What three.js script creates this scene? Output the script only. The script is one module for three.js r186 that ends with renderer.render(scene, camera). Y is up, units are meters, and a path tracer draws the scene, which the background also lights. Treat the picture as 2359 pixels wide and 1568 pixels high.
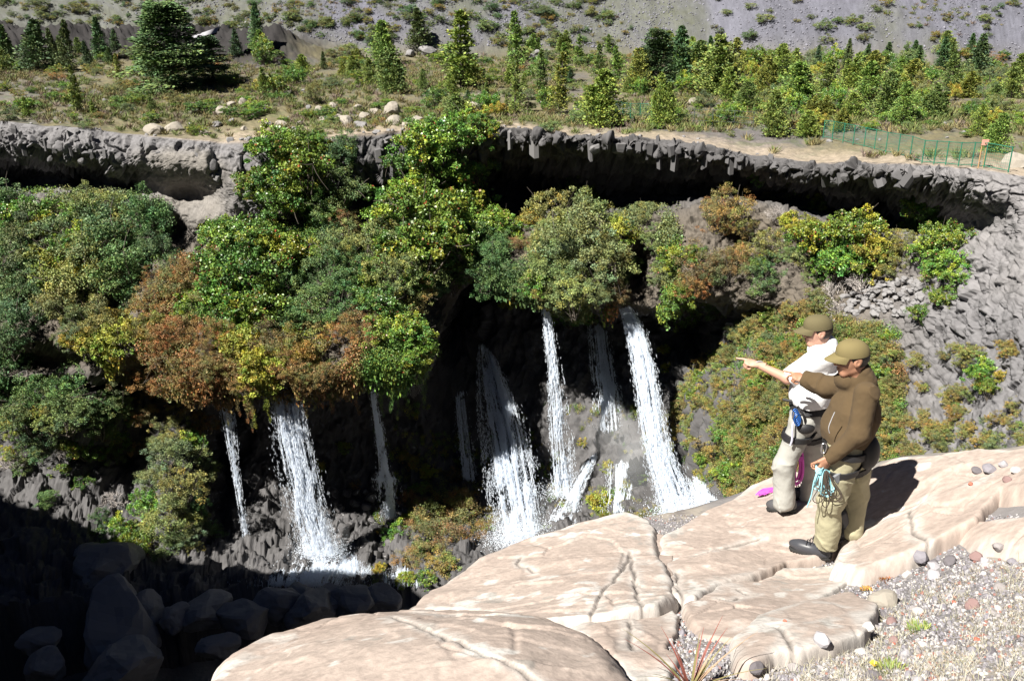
import * as THREE from 'three';
import { mergeGeometries, mergeVertices } from 'three/addons/utils/BufferGeometryUtils.js';

// ---------- camera, sky, sun, exposure ----------
const scene = new THREE.Scene();
const PITCH = 20 * Math.PI / 180, FD = 2042;              // focal length in pixels of a 2358 x 1568 view of the photograph
const camera = new THREE.PerspectiveCamera(2 * Math.atan(784 / FD) * 180 / Math.PI, 1024 / 680, 0.1, 2000);
camera.rotation.x = -PITCH;
camera.updateMatrixWorld(true);
const renderer = new THREE.WebGLRenderer({ antialias: true });
renderer.setSize(1024, 680);
renderer.toneMapping = THREE.LinearToneMapping;
renderer.toneMappingExposure = 2.4;
renderer.shadowMap.enabled = true;

{ // deep blue mountain sky, no clouds
  const W = 64, H = 32, data = new Float32Array(W * H * 4);
  for (let j = 0; j < H; j++) for (let i = 0; i < W; i++) {
    const el = ((j + 0.5) / H - 0.5) * Math.PI, t = Math.pow(Math.max(0, Math.cos(Math.max(0, el))), 3);
    const k = (j * W + i) * 4, s = 0.085;
    data[k] = s * (0.05 + 0.08 * t); data[k + 1] = s * (0.12 + 0.13 * t); data[k + 2] = s * (0.36 + 0.2 * t); data[k + 3] = 1;
  }
  const sky = new THREE.DataTexture(data, W, H, THREE.RGBAFormat, THREE.FloatType);
  sky.mapping = THREE.EquirectangularReflectionMapping; sky.magFilter = THREE.LinearFilter; sky.minFilter = THREE.LinearFilter; sky.needsUpdate = true;
  scene.background = sky; scene.environment = sky;
}
const sun = new THREE.DirectionalLight(new THREE.Color(1, 0.95, 0.86), 5);
sun.position.set(-0.78, 1.19, 0.62).multiplyScalar(120).add(new THREE.Vector3(0, -15, -60));
sun.target.position.set(0, -15, -60);
sun.castShadow = true; sun.shadow.mapSize.set(4096, 4096);
Object.assign(sun.shadow.camera, { left: -110, right: 110, top: 110, bottom: -110, near: 1, far: 400 });
scene.add(sun, sun.target);

// ---------- helpers ----------
function RNG(seed) { let a = seed >>> 0; return () => { a = (a + 0x6D2B79F5) >>> 0; let t = a; t = Math.imul(t ^ (t >>> 15), t | 1); t ^= t + Math.imul(t ^ (t >>> 7), t | 61); return ((t ^ (t >>> 14)) >>> 0) / 4294967296; }; }
const clamp = (x, a = 0, b = 1) => Math.min(b, Math.max(a, x));
const lerp = (a, b, t) => a + (b - a) * t;
const smooth = (a, b, x) => { const t = clamp((x - a) / (b - a)); return t * t * (3 - 2 * t); };
const V = (x, y, z) => new THREE.Vector3(x, y, z);
const CP = Math.cos(PITCH), SP = Math.sin(PITCH);
// direction of a photo pixel (2358-wide view) with forward component 1
function ray(px, py) { const u = (px - 1179) / FD, v = (784 - py) / FD; const y = v * CP - SP, f = v * SP + CP; return [u / f, y / f]; }
function pt(px, py, d) { const [a, b] = ray(px, py); return V(a * d, b * d, -d); }
function toPx(p) { const zc = -p.z * CP - p.y * SP, yc = p.y * CP - p.z * SP; return [1179 + FD * p.x / zc, 784 - FD * yc / zc, zc]; }
function ih(x, y, z) { let h = Math.imul(x, 374761393) ^ Math.imul(y, 668265263) ^ Math.imul(z, 2147483647 ^ 1274126177); h = Math.imul(h ^ (h >>> 13), 1274126177); return ((h ^ (h >>> 16)) >>> 0) / 4294967296; }
function vnoise(x, y, z) {
  const X = Math.floor(x), Y = Math.floor(y), Z = Math.floor(z); let u = x - X, v = y - Y, w = z - Z;
  u = u * u * (3 - 2 * u); v = v * v * (3 - 2 * v); w = w * w * (3 - 2 * w);
  const a = lerp(lerp(ih(X, Y, Z), ih(X + 1, Y, Z), u), lerp(ih(X, Y + 1, Z), ih(X + 1, Y + 1, Z), u), v);
  const b = lerp(lerp(ih(X, Y, Z + 1), ih(X + 1, Y, Z + 1), u), lerp(ih(X, Y + 1, Z + 1), ih(X + 1, Y + 1, Z + 1), u), v);
  return lerp(a, b, w) * 2 - 1;
}
function fbm(x, y, z, o = 4) { let s = 0, a = 0.5, n = 0; for (let i = 0; i < o; i++) { s += a * vnoise(x, y, z); n += a; a *= 0.5; x = x * 2.03 + 7.1; y = y * 2.03 + 3.7; z = z * 2.03 + 5.3; } return s / n; }
const WR = { f1: 0, f2: 0, id: 0, id2: 0, dx: 0, dy: 0, dz: 0 };
function worley(x, y, z) {
  const X = Math.floor(x), Y = Math.floor(y), Z = Math.floor(z); let f1 = 9, f2 = 9, id = 0, id2 = 0, ex = 0, ey = 0, ez = 0;
  for (let i = -1; i < 2; i++) for (let j = -1; j < 2; j++) for (let k = -1; k < 2; k++) {
    const a = X + i, b = Y + j, c = Z + k, r = ih(a, b, c), dx = a + r - x, dy = b + ih(a + 91, b, c) - y, dz = c + ih(a, b + 57, c) - z, d = dx * dx + dy * dy + dz * dz;
    if (d < f1) { f2 = f1; f1 = d; id = ih(a, b, c + 33); id2 = ih(a + 5, b + 9, c); ex = dx; ey = dy; ez = dz; } else if (d < f2) f2 = d;
  }
  WR.f1 = Math.sqrt(f1); WR.f2 = Math.sqrt(f2); WR.id = id; WR.id2 = id2; WR.dx = ex; WR.dy = ey; WR.dz = ez; return WR;
}
const taken = {};
function numbered(n) { const k = taken[n] = (taken[n] ?? -1) + 1; return k ? n + '_' + String(k).padStart(3, '0') : n; }
function add(o, name, label, category, group, kind) {
  o.name = numbered(name); o.userData = { label }; if (category) o.userData.category = category; if (group) o.userData.group = group; if (kind) o.userData.kind = kind;
  scene.add(o); return o;
}
function part(parent, name, geometry, material) { const m = new THREE.Mesh(geometry, material); m.name = name; m.castShadow = m.receiveShadow = true; parent.add(m); return m; }
function lin(r, g, b) { return new THREE.Color().setRGB(r, g, b); }
function mat(c, rough = 0.9, o = {}) { return new THREE.MeshStandardMaterial({ color: c.isColor ? c : lin(...c), roughness: rough, ...o }); }
function noiseTex(n, seed, fn, repeat = 1) {
  const d = new Uint8Array(n * n * 4);
  for (let j = 0; j < n; j++) for (let i = 0; i < n; i++) { const v = clamp(fn(i / n, j / n)) * 255, k = (j * n + i) * 4; d[k] = d[k + 1] = d[k + 2] = v; d[k + 3] = 255; }
  const t = new THREE.DataTexture(d, n, n); t.wrapS = t.wrapT = THREE.RepeatWrapping; t.magFilter = THREE.LinearFilter; t.repeat.set(repeat, repeat); t.needsUpdate = true; return t;
}
// noise that wraps over the unit square
function pnoise(u, v, f, seed) {
  const x = u * f, y = v * f, X = Math.floor(x), Y = Math.floor(y); let a = x - X, b = y - Y; a = a * a * (3 - 2 * a); b = b * b * (3 - 2 * b);
  const h = (i, j) => ih(((i % f) + f) % f, ((j % f) + f) % f, seed);
  return lerp(lerp(h(X, Y), h(X + 1, Y), a), lerp(h(X, Y + 1), h(X + 1, Y + 1), a), b) * 2 - 1;
}
function tileNoise(u, v, freq, o = 4) { let s = 0, a = 0.5, n = 0, f = freq; for (let i = 0; i < o; i++) { s += a * pnoise(u, v, f, 40 + i); n += a; a *= 0.55; f *= 2; } return s / n; }
// indexed grid geometry from a function (i, j) -> {p:[x,y,z], c:[r,g,b], uv:[u,v]}; keep(i,j) may drop cells
function grid(nu, nv, fn, flip = false, keep = null) {
  const P = new Float32Array(nu * nv * 3), C = new Float32Array(nu * nv * 3), U = new Float32Array(nu * nv * 2), I = [];
  for (let j = 0; j < nv; j++) for (let i = 0; i < nu; i++) {
    const k = j * nu + i, r = fn(i, j); P.set(r.p, k * 3); C.set(r.c || [1, 1, 1], k * 3); U.set(r.uv || [0, 0], k * 2);
  }
  for (let j = 0; j < nv - 1; j++) for (let i = 0; i < nu - 1; i++) {
    if (keep && !keep(i, j)) continue;
    const a = j * nu + i, b = a + 1, c = a + nu, d = c + 1;
    if (flip) I.push(a, b, c, b, d, c); else I.push(a, c, b, b, c, d);
  }
  const g = new THREE.BufferGeometry();
  g.setAttribute('position', new THREE.BufferAttribute(P, 3)); g.setAttribute('color', new THREE.BufferAttribute(C, 3)); g.setAttribute('uv', new THREE.BufferAttribute(U, 2));
  g.setIndex(I); g.computeVertexNormals(); return g;
}
function cat(arr, t) { // catmull-rom over an array of numbers, t in index units
  const n = arr.length, i = clamp(Math.floor(t), 0, n - 2), f = t - i, a = arr[Math.max(0, i - 1)], b = arr[i], c = arr[i + 1], d = arr[Math.min(n - 1, i + 2)];
  return b + 0.5 * f * (c - a + f * (2 * a - 5 * b + 4 * c - d + f * (3 * (b - c) + d - a)));
}
const rockBump = noiseTex(512, 1, (u, v) => 0.5 + 0.7 * tileNoise(u, v, 10, 5));
const fineBump = noiseTex(512, 2, (u, v) => 0.5 + 0.7 * tileNoise(u, v, 32, 4));

function grainTex(n, lo, hi) { const r = RNG(9), t = noiseTex(n, 3, (u, v) => { const k = tileNoise(u, v, 24, 5), sp = r(); return lerp(lo, hi, clamp(0.5 + 0.8 * k + 0.35 * (sp - 0.5) - (sp > 0.985 ? 0.5 : 0) + (sp < 0.012 ? 0.4 : 0))); }); t.colorSpace = THREE.SRGBColorSpace; return t; }
const rockGrain = grainTex(512, 0.86, 1.0);
function rockGeo(seed, detail, cuts = 9, rough = 0.08, smoothN = false) {
  const g0 = new THREE.IcosahedronGeometry(1, detail), r = RNG(seed), pl = []; for (let i = 0; i < cuts; i++) pl.push([rdir(r), 0.55 + 0.3 * r()]);
  let g = g0; g.deleteAttribute('uv'); g.deleteAttribute('normal'); g = mergeVertices(g, 1e-4); const p = g.attributes.position;
  for (let i = 0; i < p.count; i++) {
    const v = V(p.getX(i), p.getY(i), p.getZ(i)); for (const [n, h] of pl) { const d = v.dot(n); if (d > h) v.addScaledVector(n, (h - d) * 0.92); }
    v.multiplyScalar(1 + rough * fbm(v.x * 2.4 + seed, v.y * 2.4, v.z * 2.4, 3)); p.setXYZ(i, v.x, v.y, v.z);
  }
  if (!smoothN) g = g.toNonIndexed(); g.computeVertexNormals(); return g;
}
function rdir(r) { const z = r() * 2 - 1, a = r() * 6.2832, s = Math.sqrt(1 - z * z); return V(s * Math.cos(a), z, s * Math.sin(a)); }
function gauss(r) { return (r() + r() + r() + r() - 2) * 0.87; }
// ---------- the far canyon wall: control columns of (photo row, metres away) from rim to floor ----------
const COLS = [
  // px, rim, lip bottom, recess, ledge, slope, slope lip, undercut, base, floor
  [-2600, [[200, 150], [330, 149], [380, 151], [450, 146], [650, 136], [850, 128], [900, 126], [1150, 116], [1400, 100]]],
  [-900, [[240, 88], [350, 87], [400, 90], [470, 84], [650, 78], [850, 71], [900, 70], [1150, 62], [1400, 54]]],
  [0, [[278, 72], [345, 71.2], [420, 77], [462, 69.8], [650, 64], [850, 57.5], [900, 62], [1120, 57], [1400, 44]]],
  [250, [[302, 69], [372, 68.2], [425, 73], [462, 67.8], [650, 61], [830, 55], [900, 61.5], [1130, 58], [1390, 45]]],
  [450, [[322, 67], [380, 66], [460, 66], [500, 64.5], [680, 58], [880, 53], [930, 61], [1140, 59.5], [1370, 46.5]]],
  [620, [[322, 66], [470, 64], [520, 66.5], [560, 63], [740, 57], [890, 52.5], [930, 62], [1130, 60.5], [1345, 48]]],
  [850, [[308, 65], [420, 64], [450, 67], [480, 63], [700, 57], [860, 53.5], [900, 63], [1130, 61], [1350, 49.5]]],
  [970, [[295, 65], [390, 64.2], [440, 67], [480, 62.5], [680, 57], [840, 54.5], [870, 64], [1120, 62], [1330, 50]]],
  [1060, [[285, 64.6], [365, 64], [430, 69], [490, 62.5], [560, 60], [650, 58.5], [680, 68], [1100, 64], [1310, 50.2]]],
  [1130, [[288, 64.5], [335, 64], [430, 70.5], [500, 62.5], [560, 60], [640, 58.8], [670, 68], [1090, 63.5], [1300, 50.5]]],
  [1300, [[310, 62], [330, 61.5], [450, 70.5], [510, 61.5], [600, 57], [690, 55], [720, 65], [1060, 61], [1260, 49]]],
  [1500, [[318, 59], [345, 58.5], [460, 66.5], [492, 58.5], [590, 55], [700, 53], [740, 61.5], [1020, 56], [1240, 47.5]]],
  [1700, [[348, 55], [375, 54.5], [440, 61], [468, 55], [560, 52.5], [680, 50.5], [720, 53.5], [900, 49], [1200, 43.5]]],
  [1900, [[372, 50], [405, 49.4], [480, 55.5], [510, 49.5], [600, 48], [700, 46.2], [780, 44.8], [950, 42], [1200, 38]]],
  [2100, [[376, 45], [415, 44.4], [520, 49.5], [550, 45], [630, 43], [720, 41.3], [810, 40], [950, 38], [1200, 33]]],
  [2358, [[402, 38.5], [450, 38], [510, 37.4], [570, 36.5], [650, 35], [740, 33.5], [820, 32.3], [960, 30], [1200, 26]]],
  [2900, [[430, 31], [470, 30.5], [520, 30], [580, 29.2], [660, 28], [750, 26.7], [830, 25.6], [970, 23.5], [1200, 20]]],
  [4200, [[440, 25], [480, 24.6], [530, 24.2], [590, 23.6], [670, 22.7], [760, 21.6], [840, 20.6], [980, 19], [1200, 16]]],
];
const CX = COLS.map((c) => c[0]);
function colT(px) { let i = 0; while (i < CX.length - 2 && px > CX[i + 1]) i++; return i + clamp((px - CX[i]) / (CX[i + 1] - CX[i])); }
const ROWS_Y = [], ROWS_Z = []; for (let r = 0; r < 9; r++) { ROWS_Y.push(COLS.map((c) => c[1][r][0])); ROWS_Z.push(COLS.map((c) => c[1][r][1])); }
function profile(px) { const t = colT(px); const y = [], z = []; for (let r = 0; r < 9; r++) { y.push(cat(ROWS_Y[r], t)); z.push(cat(ROWS_Z[r], t)); } const a = fbm(px / 75, 1.5, 0.5, 3), b = fbm(px / 46, 7.5, 2.5, 3); y[0] += 9 * a; z[0] += 1.1 * a; y[1] += 12 * a + 16 * b; z[1] += 1.1 * a + 0.9 * b; y[2] += 8 * a; return [y, z]; }
// hollows and gullies in the wall: photo x, y, half widths, depth in metres
const DENTS = [[400, 540, 48, 42, 5], [90, 835, 120, 34, 5.5], [330, 860, 60, 30, 4], [150, 950, 150, 66, -4.5], [410, 1120, 62, 130, -5.5], [520, 1010, 34, 110, 3], [300, 1060, 40, 60, 2.5], [1035, 690, 62, 100, 6], [1205, 490, 34, 60, 5], [1462, 640, 52, 80, 6.5], [1612, 775, 60, 80, 5.5], [835, 460, 28, 50, 3], [480, 560, 30, 40, 3], [1130, 460, 40, 40, 4], [830, 590, 26, 70, 2.5], [690, 640, 26, 60, 2], [270, 690, 30, 60, 2.5], [1710, 560, 30, 40, 2], [60, 402, 75, 32, 4.5], [190, 412, 42, 28, 4], [440, 445, 55, 34, 3.5], [300, 440, 20, 24, 1.5]];
function dent(px, py) { let s = 0; for (const [x, y, a, b, h] of DENTS) { const q = ((px - x) / a) ** 2 + ((py - y) / b) ** 2; if (q < 6) s += h * Math.exp(-q); } return s; }
// smooth wall point at column px and row parameter v (0 rim .. 8 floor)
function wallPoint(px, v, pr) { const [y, z] = pr || profile(px); const Y = cat(y, v); return pt(px, Y, cat(z, v) + dent(px, Y)); }
// distance of the nearest wall surface seen at a photo pixel
function wallD(px, py) {
  const [y, z] = profile(px); let best = 1e9;
  for (let k = 0; k < 160; k++) { const a = cat(y, k / 20), b = cat(y, (k + 1) / 20); if ((a - py) * (b - py) <= 0 && a !== b) best = Math.min(best, lerp(cat(z, k / 20), cat(z, (k + 1) / 20), (py - a) / (b - a))); }
  return (best < 1e9 ? best : z[8]) + dent(px, py);
}
const mixc = (a, b, t) => [lerp(a[0], b[0], t), lerp(a[1], b[1], t), lerp(a[2], b[2], t)];
const C_BASALT = [0.066, 0.064, 0.066], C_GREY = [0.2, 0.195, 0.205], C_ASH = [0.2, 0.185, 0.168], C_TALUS = [0.15, 0.148, 0.158], C_SOIL = [0.13, 0.105, 0.075], C_SAND = [0.34, 0.28, 0.22];
const wallPxs = [];
for (let x = -2600; x < -900; x += 60) wallPxs.push(x);
for (let x = -900; x < -60; x += 24) wallPxs.push(x);
for (let x = -60; x < 2430; x += 2.6) wallPxs.push(x);
for (let x = 2430; x < 4200; x += 24) wallPxs.push(x);
const NV = 380;
const vmap = (s) => { // more rows on the lip and slope
  return 8 * s;
};
{
  const prof = wallPxs.map((x) => profile(x));
  const nW = wallPxs.length, base = new Float32Array(nW * NV * 3);
  for (let j = 0; j < NV; j++) for (let i = 0; i < nW; i++) { const p = wallPoint(wallPxs[i], Math.min(8, 8 * Math.min(1, j / (NV - 2))), prof[i]); base.set([p.x, p.y, p.z], (j * nW + i) * 3); }
  const bp = (i, j) => { const k = (clamp(j, 0, NV - 1) * nW + clamp(i, 0, nW - 1)) * 3; return V(base[k], base[k + 1], base[k + 2]); };
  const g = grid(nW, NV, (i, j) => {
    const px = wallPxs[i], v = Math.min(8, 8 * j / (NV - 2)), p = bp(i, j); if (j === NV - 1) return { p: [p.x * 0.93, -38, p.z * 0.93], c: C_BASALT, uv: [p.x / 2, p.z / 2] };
    const n = bp(i, j + 3).sub(bp(i, j - 3)).cross(bp(i + 2, j).sub(bp(i - 2, j))).normalize();
    const { x, y, z } = p;
    const leftAsh = smooth(250, 400, px) * (1 - smooth(470, 600, px)) * smooth(0.3, 0.8, v) * (1 - smooth(3.0, 3.6, v)); // pale conglomerate apron
    const right = smooth(1900, 2250, px);
    const lip = smooth(0.02, 0.25, v) * (1 - smooth(1.6, 2.6, v)) * (1 - leftAsh) ;
    const ledge = smooth(2.3, 2.8, v) * (1 - smooth(4.3, 5.2, v));
    const under = smooth(5.0, 5.5, v) * (1 - smooth(1650, 1800, px));
    let d = 0;
    // columns and plates of basalt at the lip
    const patch = smooth(-0.25, 0.3, fbm(x * 0.22, y * 0.22 + 5, z * 0.22, 3));
    const cr = Math.min(1, lip * (1 - 0.6 * right) + 0.4 * right * patch * (1 - smooth(5, 7, v)));
    if (cr > 0.01) {
      const tilt = 0.5 * fbm(x * 0.08, y * 0.08, z * 0.08, 2) + right * 1.1;
      const a = worley((x + tilt * y) / 0.85, (y - right * x * 0.5) / (2.4 - 1.5 * right), z / 1.1), gap = a.f2 - a.f1;
      d += cr * ((a.id - 0.5) * 0.75 + (a.id2 - 0.5) * a.dx * 0.9 + (a.id - 0.4) * a.dy * 0.4 - 0.3 * (1 - smooth(0, 0.1, gap)));
      const b = worley(x / 0.4 + 9, y / 0.7, z / 0.4); d += cr * (0.3 * (b.id - 0.5) + 0.4 * (b.id2 - 0.5) * b.dx + 0.3 * (b.id - 0.5) * b.dy);
    }
    const rub = Math.min(1, ledge * (1 - right * (1 - patch)) + 0.55 * right * (0.25 + 0.75 * patch) + (1 - lip) * (1 - under) * 0.35) * (1 - 0.45 * leftAsh);
    if (rub > 0.01) { const b = worley(x / 0.75, y / 0.6, z / 0.75); d += rub * (0.34 * (b.id - 0.5) + 0.6 * (b.id2 - 0.5) * b.dx + 0.55 * (b.id - 0.5) * b.dy - 0.14 * (1 - smooth(0, 0.12, b.f2 - b.f1))); const c = worley(x / 0.28, y / 0.26, z / 0.28); d += rub * (0.13 * (c.id - 0.5) + 0.16 * (c.id2 - 0.5) * c.dx); }
    if (under > 0.01) { const b = worley(x / 1.2, y / 2.2, z / 1.2); d += under * (0.9 * (b.id - 0.5) + (b.id2 - 0.5) * b.dx); const c = worley(x / 0.5, y / 0.5, z / 0.5); d += under * 0.4 * (c.id - 0.3); }
    d += 0.5 * fbm(x * 0.25, y * 0.25, z * 0.25, 5) * (0.6 + under) + 0.16 * fbm(x * 2.1, y * 2.1, z * 2.1, 3);
    d *= smooth(0, 0.75, v) * 0.8 + 0.2;
    p.addScaledVector(n, d);
    // matter: dark basalt, grey weathered faces at both ends of the rim, ash apron, soil on the slope
    const no = 0.5 + 0.5 * fbm(x * 0.5, y * 0.5, z * 0.5, 4), nf = 0.5 + 0.5 * fbm(x * 4, y * 4, z * 4, 2);
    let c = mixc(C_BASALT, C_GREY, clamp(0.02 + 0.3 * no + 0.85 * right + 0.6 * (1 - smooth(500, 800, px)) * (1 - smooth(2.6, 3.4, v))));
    c = mixc(c, C_ASH, clamp(leftAsh * (0.45 + 0.7 * no) + 0.3 * right * no));
    c = mixc(c, C_SOIL, clamp((1 - lip) * (1 - right) * (1 - leftAsh) * smooth(2.6, 3.4, v) * (1 - under) * (0.4 + 0.5 * no)));
    c = mixc(c, C_TALUS, right * smooth(4, 5, v) * (0.4 + 0.6 * no));
    c = mixc(c, C_SAND, (1 - smooth(0.0, 0.14, v)) * smooth(250, 450, px) * 0.8);
    const q = 0.82 + 0.36 * nf; c = [c[0] * q, c[1] * q, c[2] * q];
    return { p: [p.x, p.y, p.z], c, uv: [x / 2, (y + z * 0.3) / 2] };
  });
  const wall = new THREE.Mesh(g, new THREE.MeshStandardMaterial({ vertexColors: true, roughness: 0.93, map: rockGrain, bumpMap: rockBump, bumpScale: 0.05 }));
  wall.castShadow = wall.receiveShadow = true;
  // jointed basalt columns and broken plates standing in the lip
  {
    const r = RNG(808), geos = [1, 2, 3, 4, 5, 6, 7, 8].map((k) => { const q = RNG(600 + k), sides = 4 + (k % 3), g = new THREE.CylinderGeometry(1, 0.75 + 0.3 * q(), 2, sides, 2), p = g.attributes.position, sl = [gauss(q) * 0.5, gauss(q) * 0.5, gauss(q) * 0.5, gauss(q) * 0.5]; for (let i = 0; i < p.count; i++) { const x = p.getX(i), y = p.getY(i), z = p.getZ(i), a = Math.round(Math.atan2(z, x) * 10), j = 0.75 + 0.5 * ih(a, k, 3); p.setXYZ(i, x * j + 0.15 * y * sl[0], y + (y > 0.9 ? x * sl[0] + z * sl[1] : y < -0.9 ? x * sl[2] + z * sl[3] : 0), z * j + 0.15 * y * sl[2]); } const f = g.toNonIndexed(); f.deleteAttribute('uv'); f.computeVertexNormals(); return f; });
    const chunks = [1, 2, 3, 4].map((k) => rockGeo(520 + k, 2, 18, 0.12));
    const mats = [[0.09, 0.088, 0.092], [0.115, 0.112, 0.117], [0.15, 0.147, 0.15]].map((c) => mat(c, 0.9));
    for (let k = 0; k < 420; k++) {
      const px = -20 + 2260 * (k + r()) / 420; if (px > 270 && px < 400 && r() < 0.7) continue; if (px > 570 && px < 830 && r() < 0.6) continue; if (fbm(px / 40, 3, 1, 3) < -0.2) continue;
      const v = 0.12 + 0.8 * r() * r() + (px < 600 ? 0.5 * r() : 0), p = wallPoint(px, v), w = 0.16 + 0.3 * r() * r(), tilt = px > 1850 ? 0.45 : 0, chunk = r() < 0.55, b = new THREE.Mesh(chunk ? chunks[k % 4] : geos[k % 8], mats[Math.floor(r() * r() * 3)]);
      b.position.copy(p).add(V(gauss(r) * 0.2, -0.3, 0.12 * gauss(r))); b.scale.set(w * (0.8 + 0.5 * r()), (0.3 + 0.6 * r() * r()) * (1 - 0.4 * smooth(1900, 2150, px)), w); b.rotation.set(gauss(r) * 0.14 + 0.05, r() * 6.28, gauss(r) * 0.16 + tilt); if (chunk) b.scale.set(w * (1.1 + 0.9 * r()), w * (0.8 + 0.8 * r()), w * 1.2); b.position.y = Math.min(b.position.y, wallPoint(px, 0).y - b.scale.y * 1.25 - w * 0.6 + 0.1); b.name = 'basalt_block'; wall.add(b);
    }
  }
  add(wall, 'canyon_wall', 'dark basalt canyon wall with overhanging rim and steep slope below', undefined, undefined, 'structure');
}
// ---------- the plateau beyond the rim and the scree hill behind it ----------
function hillBase(x) { return 126 + 10 * smooth(-10, -60, x) - 14 * smooth(10, 60, x) + 4 * fbm(x * 0.03, 3, 0, 2); }
function farH(x, d) {
  const b = hillBase(x), s = d - b;
  let y = -7.6 + 0.04 * (d - 62) + 0.5 * fbm(x * 0.07, 0, d * 0.07, 4) + 0.14 * fbm(x * 0.6, 4, d * 0.6, 3);
  y += 1.1 * smooth(6, 26, x) * (1 - smooth(70, 95, d)); 
  if (s > -6) y += 0.6 * Math.max(0, s + 3 + 3 * fbm(x * 0.05, 8, d * 0.02, 2)) * smooth(-6, 4, s) + 0.7 * fbm(x * 0.12, 1, d * 0.12, 4) * smooth(0, 10, s);
  // dark lava flow running along the foot of the hill
  const L = 1 - smooth(-32, -20, x + 0.0 * d); if (L > 0) y += L * 3.8 * Math.exp(-(((d - (b - 7)) / 6) ** 2)) * (1 + 0.4 * fbm(x * 0.3, 2, d * 0.3, 3));
  return y;
}
const FARN = 230, rimPts = {};
function rimOf(px) { const k = px; if (!rimPts[k]) { const pr = profile(px); rimPts[k] = wallPoint(px, 0, pr); } return rimPts[k]; }
function farPoint(px, d) { const r = rimOf(px), s = d + r.z; const x = -r.x / r.z * d; return V(x, lerp(r.y, farH(x, d), smooth(0, 14, s)), -d); }
{
  const pxs = []; for (let x = -2600; x < -900; x += 60) pxs.push(x); for (let x = -900; x < 0; x += 20) pxs.push(x); for (let x = 0; x < 2400; x += 4) pxs.push(x); for (let x = 2400; x <= 4200; x += 30) pxs.push(x);
  const g = grid(pxs.length, FARN, (i, j) => {
    const px = pxs[i], r = rimOf(px), t = j / (FARN - 1), d = -r.z + (t < 0.8 ? 92 * Math.pow(t / 0.8, 1.4) : 92 + 90 * (t - 0.8) / 0.2), p = farPoint(px, d), { x, y } = p, s = d + r.z;
    const hill = smooth(-5, 3, d - hillBase(x));
    const n1 = 0.5 + 0.5 * fbm(x * 0.15, 5, d * 0.15, 4), n2 = 0.5 + 0.5 * fbm(x * 1.1, 6, d * 1.1, 3), n3 = 0.5 + 0.5 * fbm(x * 4, 6, d * 4, 2);
    let c = mixc([0.145, 0.128, 0.07], [0.115, 0.106, 0.108], smooth(0.42, 0.68, n1 * 0.6 + n2 * 0.4));
    c = mixc(c, [0.105, 0.13, 0.045], smooth(0.55, 0.75, n2) * 0.5);
    const sand = (1 - smooth(1, 6.5, s + 3 * (n2 - 0.5))) * smooth(300, 600, px) ; c = mixc(c, C_SAND, sand * (0.55 + 0.45 * n3));
    const veg = smooth(0.45, 0.62, 0.5 + 0.5 * fbm(x * 0.09, y * 0.1, 3, 3) + 0.22 * smooth(10, -40, x) - 0.2 * smooth(15, 60, x));
    const scree = mixc([0.118, 0.12, 0.15], [0.085, 0.092, 0.045], veg * (0.3 + 0.5 * n2)); c = mixc(c, scree, hill);
    const lava = (1 - smooth(-30, -22, x)) * Math.exp(-(((d - (hillBase(x) - 8)) / 9) ** 6)); c = mixc(c, [0.018, 0.016, 0.017], lava);
    const n4 = fbm(x * 0.9, 2, d * 0.12, 3); const q = (0.72 + 0.56 * n3) * (1 + 0.3 * hill * n4); 
    const rough = 0.1 * fbm(x * 3, 2, d * 3, 2) * smooth(0, 2, s) + 0.8 * lava * fbm(x * 1.3, 7, d * 1.3, 3);
    return { p: [p.x, p.y + rough, p.z], c: [c[0] * q, c[1] * q, c[2] * q], uv: [x / 2, d / 2] };
  }, true);
  const m = new THREE.Mesh(g, new THREE.MeshStandardMaterial({ vertexColors: true, roughness: 0.95, map: rockGrain, bumpMap: rockBump, bumpScale: 0.03 }));
  m.castShadow = m.receiveShadow = true;
  add(m, 'terrain', 'dry grassy plateau with grey scree hillside rising behind it', undefined, undefined, 'structure');
}
// ---------- canyon floor ----------
{
  const g = grid(200, 160, (i, j) => {
    const x = -110 + 150 * i / 199, z = 6 - 106 * j / 159, y = -36.6 + 1.2 * fbm(x * 0.12, 0, z * 0.12, 4) + 8 * smooth(8, 28, x) + 0.4 * fbm(x, 1, z, 3);
    return { p: [x, y, z], c: mixc(C_BASALT, C_GREY, 0.5 + 0.5 * fbm(x * 0.4, 3, z * 0.4, 3)), uv: [x / 2, z / 2] };
  }, true);
  const m = new THREE.Mesh(g, new THREE.MeshStandardMaterial({ vertexColors: true, roughness: 0.9, bumpMap: rockBump, bumpScale: 0.05 })); m.receiveShadow = m.castShadow = true;
  add(m, 'ground', 'boulder strewn canyon floor in deep shade', undefined, undefined, 'structure');
}
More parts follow.
